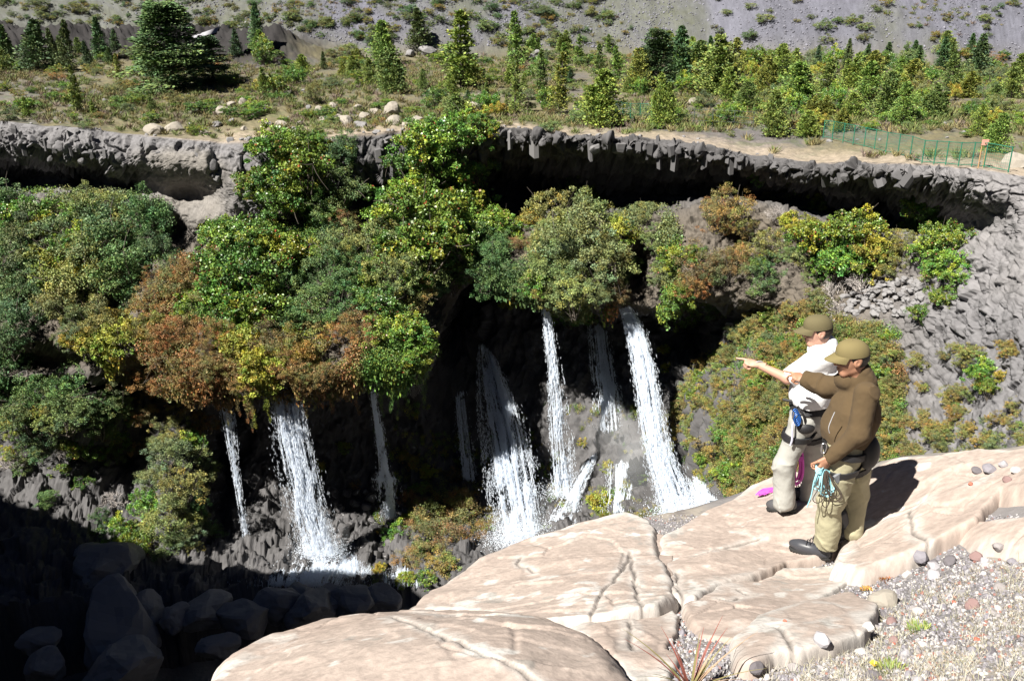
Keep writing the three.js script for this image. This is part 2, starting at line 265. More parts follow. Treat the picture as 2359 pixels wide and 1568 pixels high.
// ---------- the near bank the camera stands on ----------
const GP = [[0, -1.72, 0.6], [2.6, -1.5, 0.4], [-2.2, -1.9, 0.4], [2.29, -3.76, -5.5], [2.34, -3.94, -6.49], [1.97, -2.42, -2.76], [2.67, -2.92, -3.9], [0.1, -3.0, -3.5], [0.75, -2.85, -3.2], [-1.5, -3.35, -3.7], [-0.7, -4.15, -5.6], [0.2, -3.85, -5.2], [1.02, -4.22, -6.92], [1.3, -3.75, -5.4], [1.3, -3.2, -4.1], [3.9, -3.1, -6.05], [3.2, -3.5, -6.7], [3.4, -2.95, -5.0], [4.4, -2.4, -4.3], [6, -2.0, -4], [6.5, -2.6, -6], [4, -1.6, -1.5], [-4, -2.6, -3], [2.3, -4.1, -7.3]];
const TP = (() => { // thin plate through those points
  const n = GP.length, N = n + 3, A = [], phi = (r2) => (r2 > 1e-9 ? 0.5 * r2 * Math.log(r2) : 0);
  for (let i = 0; i < N; i++) { A.push(new Float64Array(N + 1)); }
  for (let i = 0; i < n; i++) { for (let j = 0; j < n; j++) A[i][j] = phi((GP[i][0] - GP[j][0]) ** 2 + (GP[i][2] - GP[j][2]) ** 2) + (i === j ? 0.02 : 0); A[i][n] = A[n][i] = 1; A[i][n + 1] = A[n + 1][i] = GP[i][0]; A[i][n + 2] = A[n + 2][i] = GP[i][2]; A[i][N] = GP[i][1]; }
  for (let c = 0; c < N; c++) { let b = c; for (let r = c; r < N; r++) if (Math.abs(A[r][c]) > Math.abs(A[b][c])) b = r; [A[c], A[b]] = [A[b], A[c]]; for (let r = 0; r < N; r++) if (r !== c) { const f = A[r][c] / A[c][c]; if (f) for (let k = c; k <= N; k++) A[r][k] -= f * A[c][k]; } }
  const w = A.map((r, i) => r[N] / r[i]);
  return (x, z) => { let s = w[n] + w[n + 1] * x + w[n + 2] * z; for (let i = 0; i < n; i++) s += w[i] * phi((x - GP[i][0]) ** 2 + (z - GP[i][2]) ** 2); return s; };
})();
const BANK = [[-1.75, -3.4], [-1.45, -3.95], [-0.75, -4.75], [-0.8, -5.75], [0.1, -6.55], [1.02, -7.1], [1.7, -7.3], [2.3, -7.5], [3.2, -6.95], [4.0, -6.45], [5.2, -6.3], [8, -7], [14, -8], [24, -9], [60, -12], [60, 40], [-120, 40], [-120, -58], [-62, -43], [-50, -38], [-42, -34], [-36, -33], [-29.5, -34], [-22, -26], [-12.5, -13], [-5.5, -4.5]];
function polyDist(x, z, P) { // signed distance, inside positive
  let d = 1e9, inside = false;
  for (let i = 0, j = P.length - 1; i < P.length; j = i++) {
    const ax = P[j][0], az = P[j][1], bx = P[i][0], bz = P[i][1], ex = bx - ax, ez = bz - az, t = clamp(((x - ax) * ex + (z - az) * ez) / (ex * ex + ez * ez + 1e-12));
    const dx = ax + t * ex - x, dz = az + t * ez - z, q = dx * dx + dz * dz; if (q < d) d = q;
    if ((az > z) !== (bz > z) && x < (bx - ax) * (z - az) / (bz - az) + ax) inside = !inside;
  }
  d = Math.sqrt(d); return inside ? d : -d;
}
const nearH = (x, z) => { const s = polyDist(x, z, BANK); let y = TP(x, z) + 0.05 * fbm(x * 1.1, 0, z * 1.1, 3); if (s < 0.25) y -= 0.9 * (0.25 - s) ** 1.5 + Math.max(0, -s) * 1.2; return y; };
// where a photo pixel meets the near ground lifted by off
function hitNear(px, py, off = 0) {
  const [a, b] = ray(px, py); let d0 = 1.2;
  for (let d = 1.2; d < 12; d += 0.03) { if (b * d < TP(a * d, -d) + off) { d0 = d; break; } d0 = d; }
  return [a * d0, -d0];
}
const nearGravelMat = new THREE.MeshStandardMaterial({ vertexColors: true, roughness: 0.96, bumpMap: fineBump, bumpScale: 0.005 });
{
  const x0 = -3, x1 = 6.5, z0 = -8, z1 = -1.6, st = 0.03, nu = Math.round((x1 - x0) / st), nv = Math.round((z1 - z0) / st), S = new Float32Array(nu * nv);
  const g = grid(nu, nv, (i, j) => {
    const x = x0 + i * st, z = z0 + j * st; S[j * nu + i] = polyDist(x, z, BANK);
    const n = 0.5 + 0.5 * fbm(x * 2, 1, z * 2, 4), n2 = 0.5 + 0.5 * fbm(x * 14, 3, z * 14, 2);
    const y = nearH(x, z) + 0.012 * fbm(x * 9, 2, z * 9, 3);
    let c = mixc([0.16, 0.152, 0.155], [0.25, 0.225, 0.195], smooth(0.4, 0.7, n)); c = mixc(c, [0.12, 0.11, 0.115], smooth(0.55, 0.75, n2) * 0.7);
    return { p: [x, y, z], c, uv: [x, z] };
  }, false, (i, j) => S[j * nu + i] > -0.7);
  const m = new THREE.Mesh(g, nearGravelMat); add(m, 'path', 'grey ash and gravel ground between the smooth slabs', undefined, undefined, 'structure');
}
{
  const st = 0.8, x0 = -120, x1 = 60, z0 = -66, z1 = 40, nu = Math.round((x1 - x0) / st), nv = Math.round((z1 - z0) / st), S = new Float32Array(nu * nv);
  const g = grid(nu, nv, (i, j) => {
    const x = x0 + i * st, z = z0 + j * st, s = S[j * nu + i] = polyDist(x, z, BANK), near = smooth(9, 3, Math.hypot(x - 1.5, z + 3.5));
    const far = -1.9 + 0.15 * z * smooth(8, 0, z) * 0 + 0.7 * fbm(x * 0.1, 3, z * 0.1, 3);
    let y = lerp(far, TP(clamp(x, -4, 6.5), clamp(z, -7.3, 0.6)) - 0.45, near); y -= 34 * smooth(0.2, -2.2, s);
    return { p: [x, y, z], c: mixc([0.13, 0.125, 0.13], [0.22, 0.2, 0.17], 0.5 + 0.5 * fbm(x * 0.7, 1, z * 0.7, 3)), uv: [x, z] };
  }, false, (i, j) => S[j * nu + i] > -4);
  const m = new THREE.Mesh(g, new THREE.MeshStandardMaterial({ vertexColors: true, roughness: 0.95, bumpMap: rockBump, bumpScale: 0.05 })); add(m, 'terrain', 'near canyon bank dropping sheer to the shaded floor', undefined, undefined, 'structure');
}
// ---------- smooth tan slabs, outlines read from the photograph and laid on the bank ----------
const SLABS = [
  { h: 0.3, r: 0.34, l: 'broad domed tan boulder with white streaks, low on the bank beside a spiky red plant', n: 'boulder', base: 0.0,
    o: [[430, 1600], [500, 1520], [590, 1472], [700, 1432], [850, 1411], [1100, 1404], [1250, 1424], [1340, 1448], [1400, 1480], [1440, 1530], [1475, 1568], [1480, 1720], [900, 1760], [430, 1740]],
    k: [[[905, 1417], [980, 1450], [1080, 1490], [1180, 1520], [1290, 1555], [1400, 1600]], [[430, 1560], [560, 1590], [620, 1610]]] },
  { h: 0.13, r: 0.1, grow: 0.07, l: 'long tan rock slab sloping to the canyon edge, veined with dark cracks', n: 'rock_slab', base: 0.05,
    o: [[952, 1402], [1000, 1362], [1110, 1292], [1230, 1237], [1330, 1212], [1440, 1190], [1480, 1202], [1502, 1232], [1530, 1330], [1545, 1372], [1500, 1396], [1400, 1412], [1250, 1424], [1100, 1408]],
    k: [[[1452, 1258], [1440, 1300], [1390, 1350], [1365, 1385], [1345, 1412]], [[1452, 1258], [1460, 1300], [1470, 1350], [1490, 1394]], [[1200, 1275], [1190, 1292], [1230, 1310]]] },
  { h: 0.07, r: 0.05, grow: 0.07, l: 'narrow broken tan slab wedged between two larger slabs', n: 'rock_slab', base: 0.03,
    o: [[1505, 1230], [1528, 1240], [1534, 1290], [1546, 1345], [1560, 1368], [1545, 1372], [1530, 1330], [1508, 1260]], k: [] },
  { h: 0.08, r: 0.05, grow: 0.08, l: 'cracked tan block at the gravel edge below the long slab', n: 'rock_slab', base: 0.02,
    o: [[1340, 1440], [1440, 1420], [1528, 1402], [1541, 1418], [1534, 1460], [1510, 1492], [1545, 1512], [1520, 1545], [1470, 1548], [1430, 1500]], k: [[[1448, 1420], [1452, 1450], [1462, 1480]]] },
  { h: 0.12, r: 0.09, grow: 0.08, l: 'wide tan slab under the boots of the man in the white shirt', n: 'rock_slab', base: 0.04,
    o: [[1530, 1240], [1640, 1182], [1740, 1117], [1800, 1088], [1900, 1080], [1985, 1085], [2000, 1130], [1975, 1190], [1945, 1240], [1905, 1268], [1800, 1288], [1700, 1324], [1625, 1350], [1592, 1376], [1560, 1366], [1540, 1320]],
    k: [[[1560, 1290], [1562, 1330], [1575, 1366]], [[1600, 1262], [1680, 1250], [1750, 1232]]] },
  { h: 0.07, r: 0.05, grow: 0.09, l: 'low tan slab below the gravel seam at the brown jacketed man\'s boot', n: 'rock_slab', base: 0.02,
    o: [[1595, 1398], [1655, 1372], [1700, 1346], [1800, 1312], [1920, 1308], [1926, 1332], [1870, 1372], [1800, 1402], [1740, 1442], [1705, 1464], [1640, 1455]], k: [[[1655, 1372], [1690, 1380], [1705, 1372]], [[1700, 1348], [1725, 1365], [1740, 1362]]] },
  { h: 0.09, r: 0.06, grow: 0.09, l: 'rounded tan slab with pale blotches beside the grassy gravel', n: 'rock_slab', base: 0.02,
    o: [[1715, 1480], [1780, 1432], [1870, 1392], [1955, 1372], [1998, 1398], [1972, 1440], [1960, 1462], [1900, 1482], [1830, 1502], [1765, 1512], [1728, 1532]], k: [[[1795, 1440], [1822, 1470], [1830, 1498]]] },
  { h: 0.17, r: 0.11, grow: 0.08, l: 'large tan rock dome carrying the two men\'s shadows', n: 'rock_slab', base: 0.05,
    o: [[1945, 1300], [1962, 1242], [1990, 1195], [1998, 1135], [2010, 1090], [2060, 1068], [2150, 1064], [2250, 1046], [2358, 1040], [2620, 1050], [2620, 1120], [2358, 1118], [2300, 1115], [2270, 1145], [2230, 1198], [2190, 1222], [2120, 1258], [2060, 1288], [1990, 1308]],
    k: [[[2095, 1160], [2110, 1210], [2140, 1225], [2160, 1240]], [[1990, 1200], [2050, 1170], [2100, 1160], [2130, 1140]]] },
  { h: 0.1, r: 0.12, l: 'flat tan slab half buried in gravel above the loose stones', n: 'rock_slab', base: 0.02,
    o: [[2185, 1228], [2260, 1202], [2358, 1190], [2620, 1195], [2620, 1275], [2358, 1262], [2260, 1252]], k: [] },
];
const slabMat = new THREE.MeshStandardMaterial({ vertexColors: true, roughness: 0.86, map: rockGrain, bumpMap: fineBump, bumpScale: 0.0025 });
function segDist(x, z, L) { let d = 1e9; for (let i = 0; i < L.length - 1; i++) { const ax = L[i][0], az = L[i][1], ex = L[i + 1][0] - ax, ez = L[i + 1][1] - az, t = clamp(((x - ax) * ex + (z - az) * ez) / (ex * ex + ez * ez)), q = Math.hypot(ax + t * ex - x, az + t * ez - z); if (q < d) d = q; } return d; }
SLABS.forEach((s, si) => {
  s.plan = s.o.map(([px, py]) => hitNear(px, py, s.base + s.h * 0.4)); s.cr = s.k.map((l) => l.map(([px, py]) => hitNear(px, py, s.base + s.h)));
  s.top = (x, z) => {
    const w = 0.03 * fbm(x * 2.2, si, z * 2.2, 3) + 0.014 * fbm(x * 11, si, z * 11, 2), d = polyDist(x, z, s.plan) + w + (s.grow ?? 0.05); s.d = d;
    const t = clamp(d / (s.r * (0.35 + 0.75 * clamp(0.5 + 0.9 * fbm(x * 1.7 + si, 2, z * 1.7, 2))))), prof = Math.pow(1 - (1 - t) ** 2, 0.6), g = TP(x, z);
    let y = g + s.base - 0.12 + (s.h * 0.55 + 0.12) * prof + s.h * 0.45 * smooth(0, 0.9, d) + (d < 0 ? d * 4 : 0);
    y += 0.035 * fbm(x * 1.0, si + 4, z * 1.0, 2) + 0.012 * fbm(x * 5, si + 8, z * 5, 4) * smooth(0.02, 0.2, d);
    { const a = worley(x * 2.6 + si, 0.5, z * 2.6); y -= 0.012 * (1 - smooth(0, 0.05, a.f2 - a.f1)) * smooth(0.1, 0.35, fbm(x * 1.1 + 7, si, z * 1.1, 2)) + 0.02 * (a.id - 0.5) * smooth(0.05, 0.3, d); }
    { const n = fbm(x * 0.75 + 20, si, z * 0.95, 3), m = 0.02 * fbm(x * 8, si, z * 8, 2); y += (0.012 * smooth(-0.012, 0.012, n - 0.1 + m) - 0.01 * smooth(-0.012, 0.012, -0.16 - n + m) + 0.007 * smooth(-0.01, 0.01, fbm(x * 1.9 - 5, si + 2, z * 1.4, 3) - 0.2 + m)) * smooth(0, 0.1, d); } // flaked-off layers
    // shallow scallops worn in the rock
    y -= 0.03 * smooth(0.25, 0.6, fbm(x * 0.9 + 3, si, z * 2.1, 2));
    let cd = 9; for (const l of s.cr) cd = Math.min(cd, segDist(x + 0.02 * fbm(x * 9, 1, z * 9, 2), z + 0.02 * fbm(x * 9, 5, z * 9, 2), l)); s.cd = cd;
    y -= 0.022 * Math.exp(-((cd / 0.009) ** 2)) + 0.004 * Math.exp(-((cd / 0.05) ** 2));
    return y;
  };
  const xs = s.plan.map((p) => p[0]), zs = s.plan.map((p) => p[1]), st = 0.0125, x0 = Math.min(...xs) - 0.16, x1 = Math.max(...xs) + 0.16, z0 = Math.min(...zs) - 0.16, z1 = Math.max(...zs) + 0.16, nu = Math.ceil((x1 - x0) / st), nv = Math.ceil((z1 - z0) / st), D = new Float32Array(nu * nv);
  const g = grid(nu, nv, (i, j) => {
    const x = x0 + i * st, z = z0 + j * st; const pd = polyDist(x, z, s.plan); if (pd < -0.3) { D[j * nu + i] = -1; return { p: [x, 0, z] }; }
    const y = s.top(x, z), d = s.d, cd = s.cd; D[j * nu + i] = d;
    const n1 = fbm(x * 1.6, si, z * 1.6, 4), n2 = fbm(x * 6, si + 3, z * 6, 4), n3 = fbm(x * 22, si, z * 22, 3);
    let c = mixc([0.37, 0.3, 0.262], [0.42, 0.352, 0.312], clamp(0.5 + 0.8 * n1)); const sp = 1 + 0.12 * n3 + 0.06 * n2; c = [c[0] * sp, c[1] * sp, c[2] * sp];
    // pale mineral crust along seams and in patches; lichen spots
    const veins = 1 - smooth(0.02, 0.1, Math.abs(fbm(x * 0.8 + 9, si, z * 1.4, 3)) + 0.03 * n3);
    const crust = Math.max((1 - smooth(0.02, 0.13, d + 0.12 * n2)) * smooth(-0.3, 0.2, n1) * 0.9, smooth(0.34, 0.44, n2 * 0.8 + n1 * 0.35 + 0.12 * n3), veins * smooth(0.05, 0.3, n2) * 0.6, (1 - smooth(0.02, 0.08, cd + 0.05 * n2)) * 0.5);
    c = mixc(c, [0.54, 0.515, 0.49], clamp(crust));
    c = mixc(c, [0.3, 0.29, 0.27], smooth(0.35, 0.5, fbm(x * 13 + 4, si, z * 13, 2)) * smooth(0.1, 0.3, n1) * 0.6);
    c = mixc(c, [0.1, 0.085, 0.075], Math.exp(-((cd / 0.009) ** 2)) * 0.85);
    return { p: [x, y, z], c, uv: [x * 1.3, z * 1.3] };
  }, false, (i, j) => { const k = j * nu + i; return D[k] > -0.06 || D[k + 1] > -0.06 || D[k + nu] > -0.06; });
  const gi = g.index.array, used = new Uint32Array(g.attributes.position.count).fill(0xffffffff); // drop the unused corners of the box
  let m = 0; for (const v of gi) if (used[v] === 0xffffffff) used[v] = m++;
  const G = new THREE.BufferGeometry(); for (const [nm, w] of [['position', 3], ['color', 3], ['uv', 2], ['normal', 3]]) { const a = g.attributes[nm].array, b = new Float32Array(m * w); for (let v = 0; v < used.length; v++) if (used[v] !== 0xffffffff) for (let k = 0; k < w; k++) b[used[v] * w + k] = a[v * w + k]; G.setAttribute(nm, new THREE.BufferAttribute(b, w)); }
  G.setIndex(Array.from(gi, (v) => used[v]));
  add(new THREE.Mesh(G, slabMat), s.n, s.l, s.n === 'boulder' ? 'boulder' : 'rock slab', 'smooth tan slabs at the canyon edge');
});
// highest near surface at (x, z): slabs or gravel
function nearTop(x, z) { let y = nearH(x, z); for (const s of SLABS) { if (polyDist(x, z, s.plan) > -0.1) y = Math.max(y, s.top(x, z)); } return y; }
function onSlab(x, z, m = 0) { return SLABS.some((s) => polyDist(x, z, s.plan) > m); }
function hitNearTop(px, py) { const [a, b] = ray(px, py); for (let d = 1.5; d < 12; d += 0.015) if (b * d < nearTop(a * d, -d)) return V(a * d, nearTop(a * d, -d), -d); return null; }
// ---------- plants: leaf-by-leaf crowns, one geometry per variety, shared by its copies ----------
class Leaves {
  constructor() { this.P = []; this.C = []; this.I = []; }
  // a pointed leaf: two triangles folded a little along the midrib
  leaf(p, dir, nrm, len, wid, c) {
    const s = new THREE.Vector3().crossVectors(dir, nrm).normalize(), k = this.P.length / 3, f = 0.18 * wid;
    this.P.push(p.x, p.y, p.z, p.x + dir.x * len * 0.5 + s.x * wid + nrm.x * f, p.y + dir.y * len * 0.5 + s.y * wid + nrm.y * f, p.z + dir.z * len * 0.5 + s.z * wid + nrm.z * f,
      p.x + dir.x * len, p.y + dir.y * len, p.z + dir.z * len, p.x + dir.x * len * 0.5 - s.x * wid + nrm.x * f, p.y + dir.y * len * 0.5 - s.y * wid + nrm.y * f, p.z + dir.z * len * 0.5 - s.z * wid + nrm.z * f);
    for (let i = 0; i < 4; i++) this.C.push(c[0], c[1], c[2]);
    this.I.push(k, k + 1, k + 2, k, k + 2, k + 3);
  }
  build() {
    const g = new THREE.BufferGeometry(), n = new Float32Array(this.P.length), P = this.P;
    for (let i = 0; i < P.length; i += 12) { // face normals, one per leaf half averaged
      const ax = P[i + 6] - P[i], ay = P[i + 7] - P[i + 1], az = P[i + 8] - P[i + 2], bx = P[i + 3] - P[i + 9], by = P[i + 4] - P[i + 10], bz = P[i + 5] - P[i + 11];
      let x = by * az - bz * ay, y = bz * ax - bx * az, z = bx * ay - by * ax; const l = Math.hypot(x, y, z) || 1; x /= l; y /= l; z /= l;
      for (let k = 0; k < 4; k++) { n[i + k * 3] = x; n[i + k * 3 + 1] = y; n[i + k * 3 + 2] = z; }
    }
    g.setAttribute('position', new THREE.BufferAttribute(new Float32Array(P), 3)); g.setAttribute('normal', new THREE.BufferAttribute(n, 3)); g.setAttribute('color', new THREE.BufferAttribute(new Float32Array(this.C), 3)); g.setIndex(this.I); return g;
  }
}
// tapered bent stick between two points
function stick(a, b, r0, r1, bend = 0, rnd = Math.random, seg = 5, side = 5) {
  const pts = [], mid = a.clone().lerp(b, 0.5).add(rdir(rnd).multiplyScalar(bend * a.distanceTo(b)));
  const cu = new THREE.QuadraticBezierCurve3(a, mid, b), g = new THREE.TubeGeometry(cu, seg, 1, side, false), p = g.attributes.position;
  for (let i = 0; i <= seg; i++) { const c = cu.getPointAt(i / seg), R = lerp(r0, r1, i / seg); for (let j = 0; j <= side; j++) { const k = i * (side + 1) + j; p.setXYZ(k, c.x + (p.getX(k) - c.x) * R, c.y + (p.getY(k) - c.y) * R, c.z + (p.getZ(k) - c.z) * R); } }
  g.deleteAttribute('uv'); return g;
}
function tint(base, r, k = 0.35) { const q = 1 + (r() - 0.5) * 2 * k, h = (r() - 0.5) * 0.25; return [base[0] * q * (1 + h), base[1] * q, base[2] * q * (1 - h)]; }
// broadleaf shrub of unit radius, centre at the origin: clumps over a lumpy ellipsoid, leaves in each clump
function shrubProto(seed, { clumps = 70, per = 90, size = 0.075, wid = 0.42, sx = 1, sy = 0.85, sz = 1, cr = 0.17, cols, fleck, up = 0.5, droop = 0, inner = 0.2, lobes = 13 }) {
  const r = RNG(seed), L = new Leaves(), stems = [], root = V(0, -0.8 * sy, 0), LB = [];
  for (let i = 0; i < lobes; i++) { const d = rdir(r); if (d.y < -0.3 && r() < 0.6) d.y *= -0.6; const R = 0.38 + 0.45 * r(); LB.push([V(d.x * R * sx * 1.1, d.y * R * sy * 1.1, d.z * R * sz * 1.1), 0.24 + 0.24 * r(), tint(cols[Math.floor(r() * cols.length)], r, 0.28)]); }
  LB.push([V(0, 0, 0), 0.5, cols[0]]);
  for (let i = 0; i < 10; i++) { const b = LB[Math.floor(r() * LB.length)], d = rdir(r).add(V(0, 0.2, 0)).normalize(); stems.push(stick(b[0], b[0].clone().addScaledVector(d, b[1] * 1.5 + 0.15), 0.011, 0.005, 0.15, r, 3, 3)); }
  for (const [c] of LB) stems.push(stick(root.clone().add(V(gauss(r) * 0.1, 0, gauss(r) * 0.1)), c, 0.03, 0.008, 0.15, r, 4, 4));
  for (let i = 0; i < clumps; i++) {
    const lb = LB[Math.floor(r() * LB.length)], d = rdir(r); if (d.y < -0.4 && r() < 0.5) d.y *= -1;
    const R = lb[1] * (r() < inner ? 0.4 + 0.4 * r() : 0.85 + 0.4 * r()), c = lb[0].clone().add(V(d.x * R, d.y * R * 0.85, d.z * R)); c.y -= droop * (d.x * d.x + d.z * d.z) * R;
    const cc = tint(r() < 0.6 ? lb[2] : cols[Math.floor(r() * cols.length)], r, 0.2), cs = cr * (0.5 + 0.8 * r());
    for (let k = 0; k < per; k++) {
      const o = rdir(r).multiplyScalar(cs * Math.pow(r(), 0.5)); o.y *= 0.75; const p = c.clone().add(o);
      const dir = rdir(r).addScaledVector(d, 0.8).add(V(0, -droop * 0.8, 0)).normalize(), n = rdir(r).addScaledVector(d, 0.6).add(V(0, up, 0)).normalize();
      const col = fleck && r() < fleck[1] ? tint(fleck[0], r, 0.3) : tint(cc, r, 0.32);
      const q = 0.6 + 0.9 * r() * r(); L.leaf(p, dir, n, size * q, size * wid * q * (0.8 + 0.4 * r()), col);
    }
  }
  return { foliage: L.build(), stem: mergeGeometries(stems) };
}
// conifer of unit height, base at the origin
function coniferProto(seed, { w = 0.22, whorls = 26, per = 8, sprays = 26, len = 0.05, cols, tip, ragged = 0.35, spire = 1, start = 0.06, dir = 0.15, wid = 0.26, tops = [[0, 0, 1, 1]] }) {
  const r = RNG(seed), L = new Leaves(), limbs = [];
  for (const [ox, oz, th, tw] of tops) {
    const lean = V(gauss(r) * 0.05 + ox, th, gauss(r) * 0.05 + oz), nw = Math.ceil(whorls * th); limbs.push(stick(V(ox * 0.3, 0, oz * 0.3), V(lean.x, 0.97 * th, lean.z), 0.022, 0.004, 0.03, r, 8, 6));
    for (let i = 0; i < nw; i++) {
      const t = start + (1 - start) * (i + r() * 1.2) / nw;
      for (let k = 0; k < per; k++) {
        const a = r() * 6.283, rad = w * tw * (Math.pow(clamp(1 - t), spire) * 0.95 + 0.04) * (1 + ragged * fbm(t * 5 + seed, Math.cos(a) * 1.3, Math.sin(a) * 1.3, 2)), R = rad * (0.4 + 0.75 * r()), c0 = V(lerp(ox * 0.3, lean.x, t), t * th, lerp(oz * 0.3, lean.z, t)), out = V(Math.cos(a), dir + 0.5 * (r() - 0.5), Math.sin(a)).normalize(), end = c0.clone().addScaledVector(out, R);
        if (k % 3 === 0) limbs.push(stick(c0, end, 0.006, 0.002, 0.08, r, 2, 3)); if (r() < 0.12) continue;
        const cc = tint(cols[Math.floor(r() * cols.length)], r, 0.28);
        for (let s = 0; s < sprays; s++) {
          const q = Math.pow(r(), 0.6), p = c0.clone().lerp(end, 0.2 + 0.85 * q).add(V(gauss(r), gauss(r) * 0.9, gauss(r)).multiplyScalar(0.26 * rad * (1 - 0.3 * q) + 0.01));
          const d = out.clone().add(rdir(r).multiplyScalar(0.9)).add(V(0, 0.3, 0)).normalize(), n = rdir(r).add(V(0, 0.5, 0)).normalize(), m = 0.5 + 0.8 * r() * r() + 0.2 * r();
          L.leaf(p, d, n, len * m, len * wid * m, tint(q > 0.8 && tip && r() < 0.7 ? tip : cc, r, 0.3));
        }
      }
    }
  }
  return { crown: L.build(), trunk: mergeGeometries(limbs) };
}
// broad cedar-like tree: flat layered boughs, unit height
function layeredProto(seed, { w = 0.6, cols }) {
  const r = RNG(seed), L = new Leaves(), limbs = [stick(V(0, 0, 0), V(0.02, 0.9, 0), 0.03, 0.006, 0.03, r, 8, 6)];
  for (let i = 0; i < 150; i++) {
    const t = 0.06 + 0.9 * Math.pow(r(), 0.9), a = r() * 6.283, R = w * (1.04 - t) * (0.55 + 0.6 * r()) * (0.8 + 0.4 * vnoise(t * 8, a, seed)), y = t + 0.03 * gauss(r), e = V(Math.cos(a) * R, y - 0.03 * R, Math.sin(a) * R);
    limbs.push(stick(V(0, t - 0.02, 0), e, 0.008, 0.002, 0.06, r, 3, 3));
    const pad = 0.1 + 0.06 * r(), cc = tint(cols[Math.floor(r() * cols.length)], r, 0.25);
    for (let k = 0; k < 110; k++) {
      const b = r() * 6.283, q = Math.sqrt(r()) * pad, p = V(e.x * (0.7 + 0.3 * r()) + Math.cos(b) * q, e.y + 0.024 * gauss(r) - q * 0.1, e.z * (0.7 + 0.3 * r()) + Math.sin(b) * q);
      L.leaf(p, V(Math.cos(b) + e.x, 0.1 * gauss(r) + 0.1, Math.sin(b) + e.z).normalize(), V(gauss(r), 0.9, gauss(r)).normalize(), 0.035 * (0.7 + 0.7 * r()), 0.011, tint(cc, r, 0.3));
    }
  }
  return { crown: L.build(), trunk: mergeGeometries(limbs) };
}
// leafless branching shrub of unit radius
function bareProto(seed, n = 9, droop = 0) {
  const r = RNG(seed), out = [];
  const grow = (p, d, len, rad, depth) => {
    const e = p.clone().addScaledVector(d, len); out.push(stick(p, e, rad, rad * 0.6, 0.14, r, 3, 4));
    if (depth < 4) for (let k = 0, m = 2 + (r() < 0.6); k < m; k++) grow(p.clone().lerp(e, 0.55 + 0.45 * r()), d.clone().add(rdir(r).multiplyScalar(0.75)).add(V(0, droop * -0.3, 0)).normalize(), len * (0.6 + 0.2 * r()), rad * 0.62, depth + 1);
  };
  for (let i = 0; i < n; i++) { const d = rdir(r); d.y = droop ? -Math.abs(d.y) - 0.4 : Math.abs(d.y) * 0.8 + 0.25; grow(V(0, droop ? 0.5 : -0.6, 0), d.normalize(), 0.5, 0.036, 0); }
  return mergeGeometries(out);
}
const leafMat = (rough = 0.6) => new THREE.MeshStandardMaterial({ vertexColors: true, roughness: rough, side: THREE.DoubleSide });
const M_GLOSSY = leafMat(0.42), M_LEAF = leafMat(0.65), M_NEEDLE = leafMat(0.75), M_BARK = mat([0.1, 0.085, 0.07], 0.95), M_BARE = mat([0.42, 0.385, 0.37], 0.9);
const br = (k, l) => l.map((c) => c.map((v) => v * k));
const GREEN = br(1.5, [[0.075, 0.15, 0.03], [0.09, 0.16, 0.03], [0.06, 0.12, 0.026], [0.13, 0.17, 0.026]]), DARK = br(1.6, [[0.045, 0.09, 0.028], [0.055, 0.1, 0.03], [0.06, 0.1, 0.04]]), OLIVE = br(1.45, [[0.11, 0.135, 0.05], [0.1, 0.125, 0.055], [0.13, 0.145, 0.045]]), YELL = br(1.25, [[0.2, 0.21, 0.03], [0.15, 0.185, 0.026], [0.24, 0.2, 0.034]]), RUST = br(1.3, [[0.18, 0.12, 0.045], [0.16, 0.125, 0.05], [0.13, 0.13, 0.04], [0.22, 0.11, 0.045]]), MIX = br(1.45, [[0.145, 0.145, 0.04], [0.165, 0.14, 0.045], [0.115, 0.14, 0.038], [0.19, 0.135, 0.045]]);
const RED = [0.22, 0.06, 0.03];
const SH = { // varieties of canyon shrubs, several shapes each
  G: [1, 2, 3].map((s) => shrubProto(s, { cols: GREEN, fleck: [RED, 0.03], clumps: 120, per: 75, size: 0.068 })),
  D: [4, 5, 6].map((s) => shrubProto(s, { cols: DARK, fleck: [[0.12, 0.16, 0.05], 0.12], clumps: 110, per: 90, size: 0.055, wid: 0.34, sy: 1 })),
  O: [7, 8, 9].map((s) => shrubProto(s, { cols: OLIVE, clumps: 115, per: 95, size: 0.052, wid: 0.36, sy: 1.0 })),
  Y: [10, 11].map((s) => shrubProto(s, { cols: YELL, clumps: 85, per: 75, size: 0.075 })),
  R: [12, 13, 14].map((s) => shrubProto(s, { cols: RUST, clumps: 110, per: 90, size: 0.048, wid: 0.3, droop: 0.25, up: 0.3 })),
  M: [15, 16, 17].map((s) => shrubProto(s, { cols: MIX, clumps: 100, per: 85, size: 0.055, wid: 0.34, sy: 0.7 })),
  B: [18, 19].map((s) => bareProto(s)), H: [20].map((s) => bareProto(s, 12, 1)),
};
const SHN = { G: ['green_shrub', 'glossy green broadleaf shrub clinging to the canyon wall', 'shrub', M_GLOSSY], D: ['dark_shrub', 'dark green fine leaved shrub on the canyon wall', 'shrub', M_LEAF], O: ['olive_shrub', 'grey olive shrub on the canyon wall', 'shrub', M_LEAF], Y: ['yellow_shrub', 'bright yellow green shrub on the canyon wall', 'shrub', M_LEAF], R: ['rust_shrub', 'rust brown autumn shrub on the canyon wall', 'shrub', M_LEAF], M: ['mixed_shrub', 'low olive and orange shrub on the slope below the rim', 'shrub', M_LEAF] };
const shrubCache = {}, TINTS = [[1, 1, 1], [1.12, 1.15, 0.95], [0.72, 0.8, 0.88], [1.12, 0.95, 0.8], [0.9, 1.08, 0.95]], tintMats = {};
function tinted(m, i) { const k = m.uuid + i; if (!tintMats[k]) { tintMats[k] = m.clone(); tintMats[k].color = lin(...TINTS[i]); } return tintMats[k]; }
